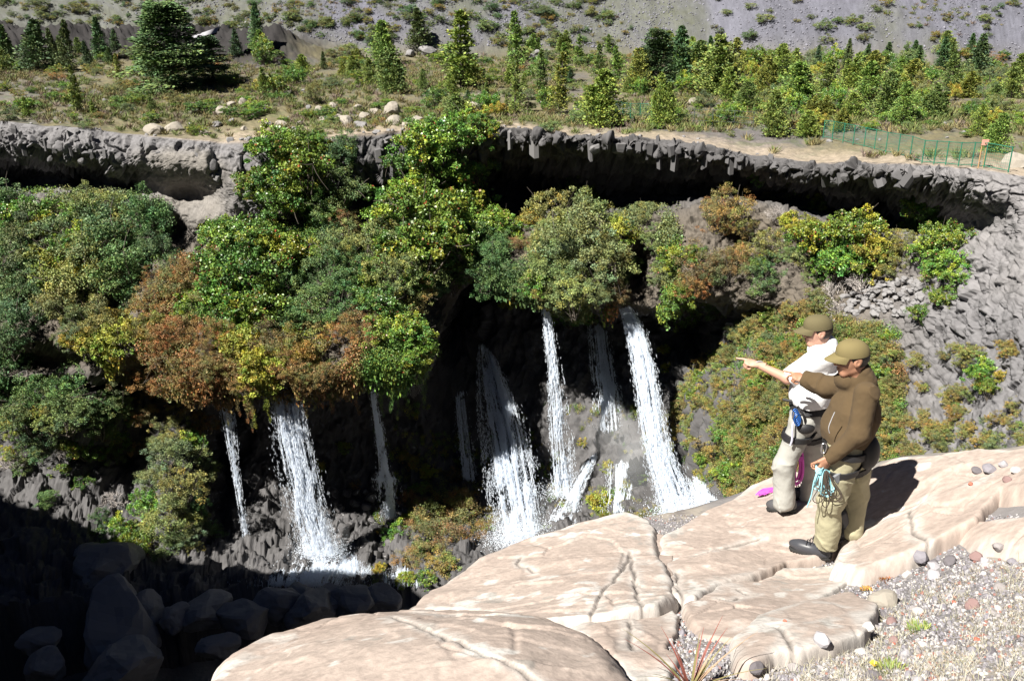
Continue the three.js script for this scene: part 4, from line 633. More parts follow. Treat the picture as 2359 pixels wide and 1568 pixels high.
{
  const r = RNG(12); let n = 0;
  const B = [[355, 308, 26], [397, 300, 20], [508, 262, 22], [500, 290, 14], [590, 268, 12], [765, 255, 18], [780, 282, 20], [800, 285, 22], [830, 292, 16], [860, 262, 14], [905, 262, 26], [905, 285, 20], [958, 282, 20], [990, 276, 12], [840, 272, 16], [735, 262, 16], [650, 292, 16], [690, 290, 12], [620, 290, 12], [560, 300, 10], [1090, 248, 14], [825, 250, 12], [750, 280, 14], [880, 280, 10], [935, 290, 10], [470, 310, 12], [530, 245, 12], [560, 240, 14], [610, 250, 10], [985, 125, 22], [945, 128, 14], [1240, 135, 22], [1260, 130, 16], [1690, 225, 18], [2340, 385, 30], [1600, 240, 16], [1890, 190, 14]];
  for (const [px, py, s] of B) { const p = farHit(px, py); if (!p) continue; const k = s / FD * -p.z; rock(ROCKS[n % 5], n % 5 === 3 || py < 200 ? M_GREYROCK : M_TANROCK, p.add(V(0, k * 0.2, 0)), k, r, 'boulder', px > 2200 ? 'pale boulder at the end of the green fence' : py < 200 ? 'grey boulder among the conifers at the hill foot' : px > 1500 ? 'grey boulder behind the wire fence' : 'pale rounded boulder resting on the canyon rim', 'boulder', px > 2200 ? undefined : py < 200 ? 'boulders at the hill foot' : px > 1500 ? 'boulders behind the wire fence' : 'rim boulders'); n++; }
  for (let k = 0; k < 120; k++) { const px = r() * 2358, py = 200 + r() * 180, p = farHit(px, py); if (!p) continue; const s = (4 + 7 * r() * r()) / FD * -p.z; rock(BLOCKS[k % 4], M_GREYROCK, p.add(V(0, s * 0.2, 0)), s, r, 'stone', 'small grey stone lying in the dry grass of the plateau', 'stone', 'small plateau stones'); }
  // blocky basalt hanging in the lip of the rim
  // lower rubble round the foot of the falls
  for (let k = 0; k < 60; k++) { const px = 770 + r() * 160, py = 1130 + r() * 190, d = wallD(px, py) - 0.3, s = (9 + 13 * r() * r()) / FD * d; rock(BLOCKS[k % 4], M_WETROCK, pt(px, py, d), s, r, 'wet_rock', 'wet black rock in the rubble at the foot of the thread-like waterfall', 'rock', 'wet rubble at the falls'); }
  // rubble slope under the green fence
  for (let k = 0; k < 230; k++) { const px = 1900 + r() * 260, py = 640 + r() * 90; if (polyDist(px, py, [[1900, 700], [2000, 660], [2110, 600], [2140, 640], [2130, 700], [2060, 740], [1960, 745]]) < 0) continue; const d = wallD(px, py) - 0.1, s = (6 + 8 * r() * r()) / FD * d; rock(BLOCKS[k % 4], M_GREYROCK, pt(px, py, d), s, r, 'rubble_stone', 'angular grey stone in the scree patch behind the olive caps', 'stone', 'scree patch stones'); }
  // shaded boulders of the canyon floor
  for (const [px, py, s] of [[275, 1440, 95], [330, 1400, 50], [285, 1530, 85], [90, 1470, 50], [105, 1530, 45], [250, 1300, 70], [205, 1270, 40], [470, 1400, 60], [560, 1420, 55], [640, 1390, 50], [720, 1400, 55], [820, 1380, 50], [880, 1375, 40], [400, 1420, 40], [30, 1390, 30], [500, 1480, 40], [770, 1370, 34], [690, 1365, 30]]) { const [a, b] = ray(px, py), d = -33.2 / b, k = s / FD * Math.hypot(d, 33) ; rock(CRAGS[n % 4], M_GREYROCK, V(a * d, -33.4, -d), k * 1.05, r, 'floor_boulder', 'large smooth boulder lying in the deep shade of the canyon floor', 'boulder', 'shaded boulders of the canyon floor'); n++; }
}
// ---------- fences ----------
const M_FENCE = mat([0.02, 0.16, 0.1], 0.5), M_WIRE = mat([0.05, 0.07, 0.06], 0.6), M_MESH = mat([0.03, 0.2, 0.13], 0.5);
function bar(a, b, r, side = 6) { const g = stick(a, b, r, r, 0, () => 0.5, 1, side); return g; }
function fence(list, h, label, name, m, meshed, base) {
  const G = new THREE.Group(), P = list.map(([px, py]) => farHit(px, py)), o = P[0].clone(); G.position.copy(o);
  P.forEach((p, i) => {
    const q = p.clone().sub(o); part(G, 'post', bar(q.clone().add(V(0, -0.3, 0)), q.clone().add(V(0, h, 0)), 0.028), m);
    if (!i) return; const a = P[i - 1].clone().sub(o);
    for (const t of meshed ? [0.08, 0.97] : [0.35, 0.66, 0.97]) part(G, 'rail', bar(a.clone().add(V(0, h * t, 0)), q.clone().add(V(0, h * t, 0)), meshed ? 0.018 : 0.012), m);
    if (meshed) { const w = []; for (let k = 1; k < 12; k++) { const c = a.clone().lerp(q, k / 12); w.push(bar(c.clone().add(V(0, h * 0.08, 0)), c.clone().add(V(0, h * 0.97, 0)), 0.0045, 3)); } for (let k = 1; k < 7; k++) w.push(bar(a.clone().add(V(0, h * (0.08 + 0.89 * k / 7), 0)), q.clone().add(V(0, h * (0.08 + 0.89 * k / 7), 0)), 0.0045, 3)); part(G, 'wire_panel', mergeGeometries(w), M_MESH); }
  });
  return add(G, name, label, 'fence');
}
fence([[1896, 318], [1917, 322], [1942, 327], [1965, 333], [1990, 339], [2014, 345], [2040, 352], [2068, 358], [2096, 365], [2124, 376], [2150, 386], [2176, 394], [2206, 393], [2236, 397], [2264, 402], [2322, 402]], 1.15, 'green mesh panel fence running along the pale rim ledge', 'mesh_fence', M_FENCE, true);
fence([[1418, 268], [1434, 272], [1452, 275], [1474, 274], [1500, 276], [1524, 278]], 1.2, 'short green mesh fence hidden between two bright conifers', 'mesh_fence', M_FENCE, true);
fence([[1560, 290], [1598, 292], [1640, 294], [1690, 296], [1734, 300]], 1.25, 'thin dark wire fence with slender posts between the conifers', 'wire_fence', M_WIRE, false);
function signBoard(px, py, w, h, hp, c, label) {
  const p = farHit(px, py), G = new THREE.Group(); G.position.copy(p);
  for (const s of [-1, 1]) part(G, 'post', bar(V(s * w * 0.35, -0.2, 0), V(s * w * 0.35, hp, 0), 0.03), mat([0.4, 0.25, 0.12], 0.8));
  const b = part(G, 'board', new THREE.BoxGeometry(w, h, 0.04), mat(c, 0.6)); b.position.set(0, hp, 0.05); add(G, 'sign', label, 'sign');
}
signBoard(267, 145, 0.6, 0.4, 0.75, [0.75, 0.45, 0.14], 'small orange wooden sign on the grass before the lava flow');
signBoard(2256, 402, 0.3, 0.26, 1.15, [0.75, 0.35, 0.28], 'small red and white sign fixed by the green fence');
// dry grass over the plateau
{
  const r = RNG(31), L = new Leaves(); for (let k = 0; k < 26; k++) { const a = r() * 6.28, d = V(Math.cos(a) * 0.7, 0.7 + r(), Math.sin(a) * 0.7).normalize(); L.leaf(V(gauss(r) * 0.25, 0, gauss(r) * 0.25), d, rdir(r).add(V(0, 0.3, 0)).normalize(), 0.5 + 0.5 * r(), 0.035, tint([0.9, 0.9, 0.9], r, 0.3)); }
  const N = 9000, im = new THREE.InstancedMesh(L.build(), leafMat(0.9), N), M = new THREE.Matrix4(), Q = new THREE.Quaternion(); let n = 0;
  for (let k = 0; k < 40000 && n < N; k++) {
    const px = -60 + r() * 2480, rim = rimOf(Math.round(px / 10) * 10), s = 1 + Math.pow(r(), 1.3) * 85, d = -rim.z + s, p = farPoint(Math.round(px / 10) * 10, d); p.x += gauss(r) * 0.4;
    if (p.x < -22 && Math.abs(-p.z - hillBase(p.x) + 7) < 6.5) continue; const hill = -p.z > hillBase(p.x) - 2; if (fbm(p.x * 0.15, 5, p.z * 0.15, 3) > (hill ? (px < 1300 ? 0.05 : -0.35) : 0.25)) continue; if (s < 5 && r() < 0.75) continue;
    const sc = 0.35 + 0.6 * r(); M.compose(p, Q.setFromAxisAngle(V(0, 1, 0), r() * 6.28), V(sc, sc * 0.8, sc)); im.setMatrixAt(n, M);
    const q = r(); im.setColorAt(n, q < 0.4 ? lin(0.22, 0.19, 0.085) : q < 0.88 ? lin(0.14, 0.175, 0.05) : lin(0.2, 0.15, 0.12)); n++;
  }
  im.count = n; add(im, 'grass', 'dry tufts of grass covering the plateau and lower hillside', undefined, undefined, 'stuff');
}

// pale track climbing the lava
{ const P = [[438, 92], [470, 82], [500, 72], [530, 64], [565, 57]].map(([x, y]) => farHit(x, y)).filter(Boolean), n = P.length; const g = grid(2, n, (i, j) => ({ p: [P[j].x, farH(P[j].x, -P[j].z - (i ? 0.5 : -0.5)) + 0.18, P[j].z + (i ? 0.5 : -0.5)], uv: [i, j] }), false); add(new THREE.Mesh(g, mat([0.3, 0.3, 0.33], 0.95, { side: THREE.DoubleSide })), 'path', 'pale track climbing the hillside beside the lava', undefined, undefined, 'structure'); }

// loose scree on the hillside
{
  const r = RNG(66), N = 14000, im = new THREE.InstancedMesh(rockGeo(901, 0, 6, 0.1), mat([1, 1, 1], 0.95), N), M = new THREE.Matrix4(), Q = new THREE.Quaternion(), E = new THREE.Euler(); let n = 0;
  for (let k = 0; k < 60000 && n < N; k++) { const x = -62 + r() * 130, d = hillBase(x) + Math.pow(r(), 1.3) * 24, y = farH(x, d); if (fbm(x * 0.25, 1, d * 0.1, 3) < -0.1 && r() < 0.8) continue; const s = 0.05 + 0.16 * r() * r(); M.compose(V(x, y + s * 0.3, -d), Q.setFromEuler(E.set(r() * 6, r() * 6, r() * 6)), V(s * 1.3, s, s)); im.setMatrixAt(n, M); const q = 0.7 + 0.7 * r(); im.setColorAt(n++, lin(0.15 * q, 0.15 * q, 0.18 * q)); }
  im.count = n; add(im, 'rubble', 'loose grey scree stones over the hillside', undefined, undefined, 'stuff');
}
// ---------- waterfalls: drops and strands along the falling water, each fall its own thing ----------
const M_WATER = new THREE.MeshStandardMaterial({ color: lin(0.78, 0.85, 0.95), roughness: 0.3 });
const dropGeo = new THREE.OctahedronGeometry(1, 0);
// path: [photo x, photo y, half width in photo px, density]
function waterfall(seed, path, n0, label, { spray = 0, sprayR = 1.2, d0, d1, gaps = 0.5, size = 1, foam = 0 } = {}) {
  const n = Math.round(n0 * 1.25), r = RNG(seed), G = new THREE.Group(), last = path.length - 1, top = path[0], end = path[last];
  const A = d0 ?? wallD(top[0], top[1] - 12) + 0.9, B = d1 ?? wallD(end[0], end[1]) - 0.6;
  const at = (t, k) => cat(path.map((p) => p[k]), t * last);
  const dist = (t) => { const f = clamp((at(t, 1) - top[1]) / (end[1] - top[1])); return lerp(A, B, Math.sqrt(f) * 0.55 + f * 0.45); };
  const origin = pt(end[0], end[1], B); G.position.copy(origin);
  const strands = []; const NS = 10 + Math.floor(at(0.6, 2) * 0.8); for (let i = 0; i < NS; i++) strands.push([gauss(r) * 0.9, r()]);
  const M = new THREE.Matrix4(), Q = new THREE.Quaternion(), UP = V(0, 1, 0);
  const put = (im, i, p, dirv, w, l) => { Q.setFromUnitVectors(UP, dirv); M.compose(p.sub(origin), Q, V(w, l, w * 0.7)); im.setMatrixAt(i, M); };
  const im = new THREE.InstancedMesh(dropGeo, M_WATER, n); let c = 0;
  for (let k = 0; k < n * 8 && c < n; k++) {
    const t = r(), dens = at(t, 3); if (r() > dens * smooth(-0.02, 0.12, t)) continue;
    let u = r() < 0.55 ? strands[Math.floor(r() * NS)][0] + gauss(r) * 0.1 : gauss(r) * (0.75 + 0.35 * t);
    const px = at(t, 0) + u * at(t, 2), py = at(t, 1) + gauss(r) * 4;
    const clot = 0.6 * fbm((px - at(t, 0)) * 0.22 + seed * 7, py * 0.006, seed, 2) + 0.6 * fbm(px * 0.07 + seed * 7, py * 0.03, seed + 4, 3); if (clot < -gaps * 0.35 + Math.abs(u) * 0.18 && r() < 0.85) continue;
    const d = dist(t) + gauss(r) * 0.35 * at(t, 2) / 40, p = pt(px, py, d), p2 = pt(at(Math.min(1, t + 0.02), 0) + u * at(Math.min(1, t + 0.02), 2), at(Math.min(1, t + 0.02), 1), d), dv = p2.sub(p); if (dv.length() < 1e-5) dv.set(0, -1, 0); dv.normalize();
    const core = Math.abs(u) < 0.7 && clot > 0.05, w = (core ? 0.012 + 0.02 * r() : 0.006 + 0.012 * r()) * size, l = (core ? 0.12 + 0.3 * r() * r() : 0.04 + 0.12 * r()) * size;
    put(im, c++, p, dv, w, l);
  }
  const cont = []; for (const [u, q] of strands) { if (q > 0.5) continue; const t0 = 0.02 + 0.5 * r() * q, t1 = Math.min(1, t0 + 0.35 + 0.5 * r()), P = []; for (let i = 0; i <= 9; i++) { const t = lerp(t0, t1, i / 9); P.push(pt(at(t, 0) + u * at(t, 2) + gauss(r) * 0.6, at(t, 1), dist(t) + u * 0.15).sub(origin)); } const g = new THREE.TubeGeometry(new THREE.CatmullRomCurve3(P), 24, 0.009 + 0.01 * r(), 4, false); cont.push(g); }
  if (cont.length) part(G, 'strands', mergeGeometries(cont), M_WATER);
  im.count = c; im.name = 'falling_water'; im.userData.kind = 'stuff'; G.add(im);
  if (spray) {
    const s = new THREE.InstancedMesh(dropGeo, M_WATER, spray);
    for (let i = 0; i < spray; i++) { const q = Math.abs(gauss(r)), p = origin.clone().add(V(gauss(r) * sprayR * 1.5, q * sprayR * 1.3, gauss(r) * sprayR * 0.8 + 0.3)); const w = (0.006 + 0.022 * r() * r()) * (1.5 - 0.6 * Math.min(1, q)); put(s, i, p, rdir(r), w, w * 1.3); }
    s.name = 'spray'; s.userData.kind = 'stuff'; G.add(s);
  }
  return add(G, 'waterfall', label, 'waterfall', 'waterfalls pouring from the wall');
}
waterfall(1, [[506, 868, 12, 0.5], [512, 910, 16, 0.9], [524, 970, 18, 0.7], [536, 1050, 12, 0.5], [550, 1140, 9, 0.45], [566, 1238, 9, 0.5]], 2600, 'thin trickling waterfall beside the rust brown shrubs', { gaps: 0.8 });
waterfall(2, [[655, 880, 34, 0.35], [662, 950, 40, 0.5], [682, 1060, 44, 0.8], [708, 1170, 44, 0.9], [738, 1278, 44, 1]], 17000, 'broad veil waterfall of two parallel strands', { spray: 7000, sprayR: 1.1, gaps: 0.55 });
waterfall(3, [[849, 808, 4, 0.5], [858, 900, 8, 0.6], [874, 1010, 12, 0.8], [884, 1095, 17, 1], [888, 1110, 26, 0.8], [897, 1190, 18, 0.6]], 4200, 'thread-like waterfall striking a ledge partway down', { spray: 500, sprayR: 0.6 });
waterfall(4, [[1113, 786, 8, 0.25], [1130, 860, 26, 0.4], [1152, 950, 42, 0.75], [1172, 1050, 50, 0.95], [1186, 1140, 54, 1], [1205, 1250, 48, 1]], 24000, 'widest waterfall, a fanning white plume in the middle of the wall', { spray: 14000, sprayR: 1.5, gaps: 0.75 });
waterfall(5, [[1056, 880, 14, 0.25], [1066, 980, 18, 0.3], [1080, 1110, 20, 0.4]], 1300, 'faint sparse waterfall next to the widest plume', { gaps: 0.2 });
waterfall(6, [[1256, 690, 10, 0.25], [1266, 780, 14, 0.35], [1280, 900, 18, 0.55], [1290, 1020, 24, 0.75], [1300, 1140, 26, 0.8]], 6000, 'slender waterfall falling between the widest and the brightest', { spray: 3000, sprayR: 1, gaps: 0.5 });
waterfall(7, [[1378, 745, 22, 0.4], [1388, 830, 26, 0.6], [1398, 910, 30, 0.6], [1406, 990, 34, 0.35]], 4800, 'hazy veil waterfall dissolving into mist beside the brightest one', { gaps: 0.3 });
waterfall(8, [[1438, 702, 14, 0.3], [1462, 760, 24, 0.5], [1484, 850, 27, 0.9], [1500, 950, 28, 1], [1522, 1050, 32, 1], [1556, 1140, 40, 1], [1580, 1200, 46, 1]], 30000, 'brightest waterfall, a solid white curving column', { spray: 9000, sprayR: 1.4, gaps: 1.1, size: 1.1 });
waterfall(9, [[1374, 1040, 8, 0.8], [1352, 1080, 12, 0.8], [1330, 1120, 16, 0.7], [1308, 1170, 24, 0.9], [1295, 1205, 30, 0.9]], 4200, 'small white cascade tumbling over mossy rock under the mist', { gaps: 0.7 });
waterfall(10, [[1598, 1090, 12, 0.8], [1618, 1130, 22, 0.9], [1640, 1170, 28, 1]], 3600, 'short white rapid in front of the low shrub slope', { gaps: 0.8 });
waterfall(11, [[1440, 1060, 42, 0.25], [1440, 1110, 44, 0.25], [1432, 1180, 40, 0.25]], 2200, 'fine curtain of trickles over the mossy rock hump', { gaps: 0.1 });
waterfall(12, [[700, 1290, 120, 0.9], [690, 1318, 120, 0.9], [680, 1348, 115, 0.7]], 9500, 'wide low cascade fringing the ledge under the broad veil', { gaps: 0.55 });
waterfall(13, [[800, 1270, 34, 1], [808, 1295, 38, 1], [812, 1325, 40, 0.8]], 4600, 'foaming white cascade at the foot of the broad veil', { gaps: 0.9 });
waterfall(14, [[925, 1300, 60, 0.35], [925, 1325, 62, 0.4], [925, 1350, 60, 0.3]], 1700, 'row of tiny trickles dripping from the mossy ledge', { gaps: 0.2 });

// mist drifting round the feet of the larger falls
const M_MIST = new THREE.MeshPhysicalMaterial({ color: lin(0.9, 0.93, 0.97), roughness: 1, specularIntensity: 0, transparent: true, opacity: 0.013, depthWrite: false });
for (const [px, py, n, R, label] of [[1200, 1210, 16, 1.5, 'thin mist round the foot of the widest waterfall'], [1470, 1090, 20, 2.0, 'thin mist beside the brightest waterfall'], [1400, 1000, 12, 1.5, 'thin mist under the hazy veil waterfall'], [735, 1260, 12, 1.1, 'thin mist at the foot of the broad veil waterfall']]) {
  const r = RNG(px), G = new THREE.Group(), o = pt(px, py, wallD(px, py) - 1.4); G.position.copy(o);
  const gs = []; for (let i = 0; i < n; i++) { const g = new THREE.IcosahedronGeometry(R * (0.35 + 0.6 * r()), 2); g.scale(1, 1.2, 0.8); g.translate(gauss(r) * R, gauss(r) * R * 0.9 + 0.3 * R, gauss(r) * R * 0.5); gs.push(g); } part(G, 'vapour', mergeGeometries(gs), M_MIST); add(G, 'mist', label, 'mist');
}
const M_SPK = [mat([0.2, 0.06, 0.045], 0.6, { side: THREE.DoubleSide }), mat([0.17, 0.15, 0.06], 0.6, { side: THREE.DoubleSide }), mat([0.3, 0.2, 0.13], 0.6, { side: THREE.DoubleSide })];
// ---------- stones, gravel, grass and small plants on the near bank ----------
const M_STONE = [[0.2, 0.19, 0.215], [0.3, 0.29, 0.31], [0.12, 0.11, 0.12], [0.42, 0.4, 0.39], [0.2, 0.13, 0.125], [0.26, 0.24, 0.24]].map((c) => mat(c, 0.92)), M_REDSTONE = mat([0.42, 0.12, 0.08], 0.9);
function offSlab(px, py) { const p = hitNear(px, py, 0.0); return onSlab(p[0], p[1], -0.03) ? null : V(p[0], nearH(p[0], p[1]), p[1]); }
{
  const r = RNG(404); let n = 0;
  const pieces = [[2120, 1290, 22], [2150, 1310, 16], [2190, 1300, 20], [2090, 1330, 14], [2250, 1290, 18], [2300, 1270, 16], [2330, 1300, 14], [1895, 1480, 26], [2030, 1420, 18], [2000, 1450, 16], [2240, 1400, 22], [2300, 1360, 18], [1850, 1550, 14], [2150, 1330, 18], [1740, 1545, 20], [1545, 1480, 8], [2060, 1480, 16], [1830, 1545, 18], [2280, 1085, 16], [2310, 1075, 14], [2250, 1090, 12], [2340, 1090, 14], [2320, 1110, 12]];
  for (const [px, py, s] of pieces) { const p = hitNearTop(px, py); if (!p) continue; const k = s / FD * -p.z * 1.05; rock(STONES[n % 6], M_STONE[n % 6], p.add(V(0, k * 0.35, 0)), k, r, 'loose_stone', 'fist sized loose stone on the gravel above the tan slabs', 'stone', 'larger loose stones of the near bank'); n++; }
  for (let k = 0, m = 0; k < 4000 && m < 240; k++) {
    const px = 1490 + r() * 900, py = 1200 + r() * 390; if (py < 1560 - (px - 1490) * 0.42 + 10 && r() < 0.85) continue; const p = offSlab(px, py); if (!p) continue; m++;
    const s = 0.012 + 0.036 * r() * r() * r(); rock(STONES[m % 6], M_STONE[Math.floor(r() * 6)], p.add(V(0, s * 0.3, 0)), s, r, 'pebble', 'small grey pebble in the gravel and dry grass of the near bank', 'stone', 'pebbles of the near bank');
  }
  for (const [px, py, s] of [[2118, 1515, 8], [2250, 1478, 9], [2232, 1470, 8], [2198, 1390, 8], [2236, 1118, 7], [1808, 1432, 6], [2060, 1485, 6], [2030, 1420, 6]]) { const p = hitNearTop(px, py); if (!p) continue; const k = s / FD * -p.z; rock(STONES[n++ % 6], M_REDSTONE, p.add(V(0, k * 0.4, 0)), k, r, 'red_stone', 'small brick red stone lying on the near bank', 'stone', 'red stones of the near bank'); }
  { const p = hitNearTop(2030, 1395), k = 38 / FD * -p.z; const o = new THREE.Mesh(ROCKS[1], M_TANROCK); o.position.copy(p).add(V(0, k * 0.5, 0)); o.scale.set(k * 1.15, k * 0.85, k); o.rotation.y = 0.7; add(o, 'round_stone', 'single rounded tan stone beside the rusty creeping plant', 'stone'); }
  // gravel in its thousands
  const N = 15000, im = new THREE.InstancedMesh(rockGeo(777, 0, 5, 0.15), mat([1, 1, 1], 0.95), N), M = new THREE.Matrix4(), Q = new THREE.Quaternion(), E = new THREE.Euler(); let c = 0;
  for (let k = 0; k < 60000 && c < N; k++) {
    const px = 1330 + r() * 1080, py = 1190 + r() * 400, p = offSlab(px, py); if (!p || polyDist(p.x, p.z, BANK) < 0.02) continue;
    const s = 0.004 + 0.009 * r() * r(); M.compose(p.add(V(0, s * 0.3, 0)), Q.setFromEuler(E.set(r() * 6, r() * 6, r() * 6)), V(s * 1.3, s, s)); im.setMatrixAt(c, M);
    const q = r(); im.setColorAt(c++, q < 0.45 ? lin(0.2, 0.19, 0.21) : q < 0.7 ? lin(0.32, 0.31, 0.32) : q < 0.85 ? lin(0.1, 0.095, 0.1) : q < 0.95 ? lin(0.46, 0.43, 0.4) : lin(0.25, 0.12, 0.1));
  }
  im.count = c; add(im, 'gravel', 'fine grey volcanic gravel between the slabs', undefined, undefined, 'stuff');
  // straw coloured grass
  const L = new Leaves(); for (let k = 0; k < 7; k++) { const a = r() * 6.28, d = V(Math.cos(a), 0.5 + 1.0 * r(), Math.sin(a)).normalize(); L.leaf(V(gauss(r) * 0.01, 0, gauss(r) * 0.01), d, rdir(r).add(V(0, 0.6, 0)).normalize(), 0.02 + 0.045 * r(), 0.0009, tint([1, 1, 1], r, 0.2)); }
  const NG = 1500, gi = new THREE.InstancedMesh(L.build(), leafMat(0.9), NG); c = 0;
  for (let k = 0; k < 60000 && c < NG; k++) {
    const px = 1700 + r() * 700, py = 1250 + r() * 340; if (polyDist(px, py, [[1720, 1590], [1760, 1545], [1900, 1500], [2010, 1450], [2060, 1400], [2130, 1350], [2250, 1320], [2400, 1290], [2420, 1600]]) < -12 * r()) continue;
    if (fbm(px / 60, py / 40, 2, 3) < -0.25) continue; const p = offSlab(px, py); if (!p) continue;
    const s = 0.6 + 0.8 * r(); M.compose(p, Q.setFromAxisAngle(V(0, 1, 0), r() * 6.28), V(s, s, s)); gi.setMatrixAt(c, M); gi.setColorAt(c++, r() < 0.8 ? lin(0.36, 0.33, 0.26) : lin(0.26, 0.25, 0.15));
  }
  gi.count = c; add(gi, 'grass', 'thin straw coloured grass growing through the near gravel', undefined, undefined, 'stuff');
  // small plants
  const tuft = (px, py, n, len, wid, cols, spread, name, label, cat_) => { const p = hitNearTop(px, py), T = new Leaves(); for (let k = 0; k < n; k++) { const a = r() * 6.28, q = Math.sqrt(r()) * spread; T.leaf(V(Math.cos(a) * q, 0, Math.sin(a) * q), V(Math.cos(a) * 0.8, 0.5 + r(), Math.sin(a) * 0.8).normalize(), rdir(r).add(V(0, 0.7, 0)).normalize(), len * (0.6 + 0.6 * r()), wid, tint(cols[Math.floor(r() * cols.length)], r, 0.25)); } const G = new THREE.Group(); G.position.copy(p); part(G, 'leaves', T.build(), M_LEAF); return add(G, name, label, cat_ || 'plant'); };
  tuft(2125, 1455, 260, 0.03, 0.003, [[0.16, 0.24, 0.05], [0.22, 0.26, 0.07]], 0.07, 'green_tuft', 'small fresh green tuft in the gravel beside red stones');
  tuft(2060, 1552, 240, 0.03, 0.003, [[0.17, 0.23, 0.05], [0.25, 0.26, 0.08]], 0.07, 'green_tuft', 'small fresh green tuft near the yellow flower');
  tuft(2050, 1335, 300, 0.018, 0.004, [[0.4, 0.13, 0.04], [0.45, 0.2, 0.05], [0.3, 0.1, 0.04]], 0.07, 'creeping_plant', 'rusty orange creeping plant above the rounded tan stone');
  tuft(2000, 1362, 160, 0.016, 0.004, [[0.4, 0.3, 0.05], [0.42, 0.2, 0.05]], 0.045, 'creeping_plant', 'yellow and orange creeping plant touching the rounded tan stone');
  { // yellow flower
    const p = hitNearTop(2010, 1545), G = new THREE.Group(); G.position.copy(p); part(G, 'stem', bar(V(0, 0, 0), V(0, 0.035, 0), 0.0015), mat([0.15, 0.2, 0.06]));
    const T = new Leaves(); for (let k = 0; k < 60; k++) { const a = r() * 6.28; T.leaf(V(0, 0.035, 0), V(Math.cos(a), 0.1 + 0.9 * r(), Math.sin(a)).normalize(), V(0, 1, 0.2).normalize(), 0.02, 0.004, tint([0.75, 0.6, 0.04], r, 0.1)); } part(G, 'bloom', T.build(), M_LEAF); add(G, 'flower', 'single yellow flower in the dry grass', 'flower');
  }
  { // spiky rosette with red sword leaves
    const p = hitNearTop(1575, 1562) || V(0.7, -2.9, -3.2), G = new THREE.Group(); p.copy(V(...(() => { const q = hitNear(1590, 1600); return [q[0], nearTop(q[0], q[1]), q[1]]; })())); G.position.copy(p);
    for (let k = 0; k < 44; k++) {
      const a = r() * 6.28, out = 0.3 + 0.9 * r(), len = 0.15 + 0.17 * r(), pts = [], n = 7; for (let i = 0; i <= n; i++) { const t = i / n; pts.push(V(Math.cos(a) * out * len * t * (0.6 + 0.5 * t), len * t * (1 - 0.25 * out * t), Math.sin(a) * out * len * t * (0.6 + 0.5 * t))); }
      const P = [], I = [], s = V(-Math.sin(a), 0, Math.cos(a)); pts.forEach((q, i) => { const w = 0.0075 * (1 - (i / n) ** 1.5) * (0.6 + 0.4 * r()) + 0.0006; P.push(q.x - s.x * w, q.y + w * 0.4, q.z - s.z * w, q.x, q.y - 0.0, q.z, q.x + s.x * w, q.y + w * 0.4, q.z + s.z * w); if (i < n) { const b = i * 3; I.push(b, b + 1, b + 3, b + 1, b + 4, b + 3, b + 1, b + 2, b + 4, b + 2, b + 5, b + 4); } });
      const g = new THREE.BufferGeometry(); g.setAttribute('position', new THREE.Float32BufferAttribute(P, 3)); g.setIndex(I); g.computeVertexNormals();
      const m = part(G, 'leaf', g, k % 3 === 0 ? M_SPK[0] : k % 3 === 1 ? M_SPK[1] : M_SPK[2]);
    }
    add(G, 'spiky_plant', 'spiky rosette of red and olive sword leaves beside the domed boulder', 'plant');
  }
}
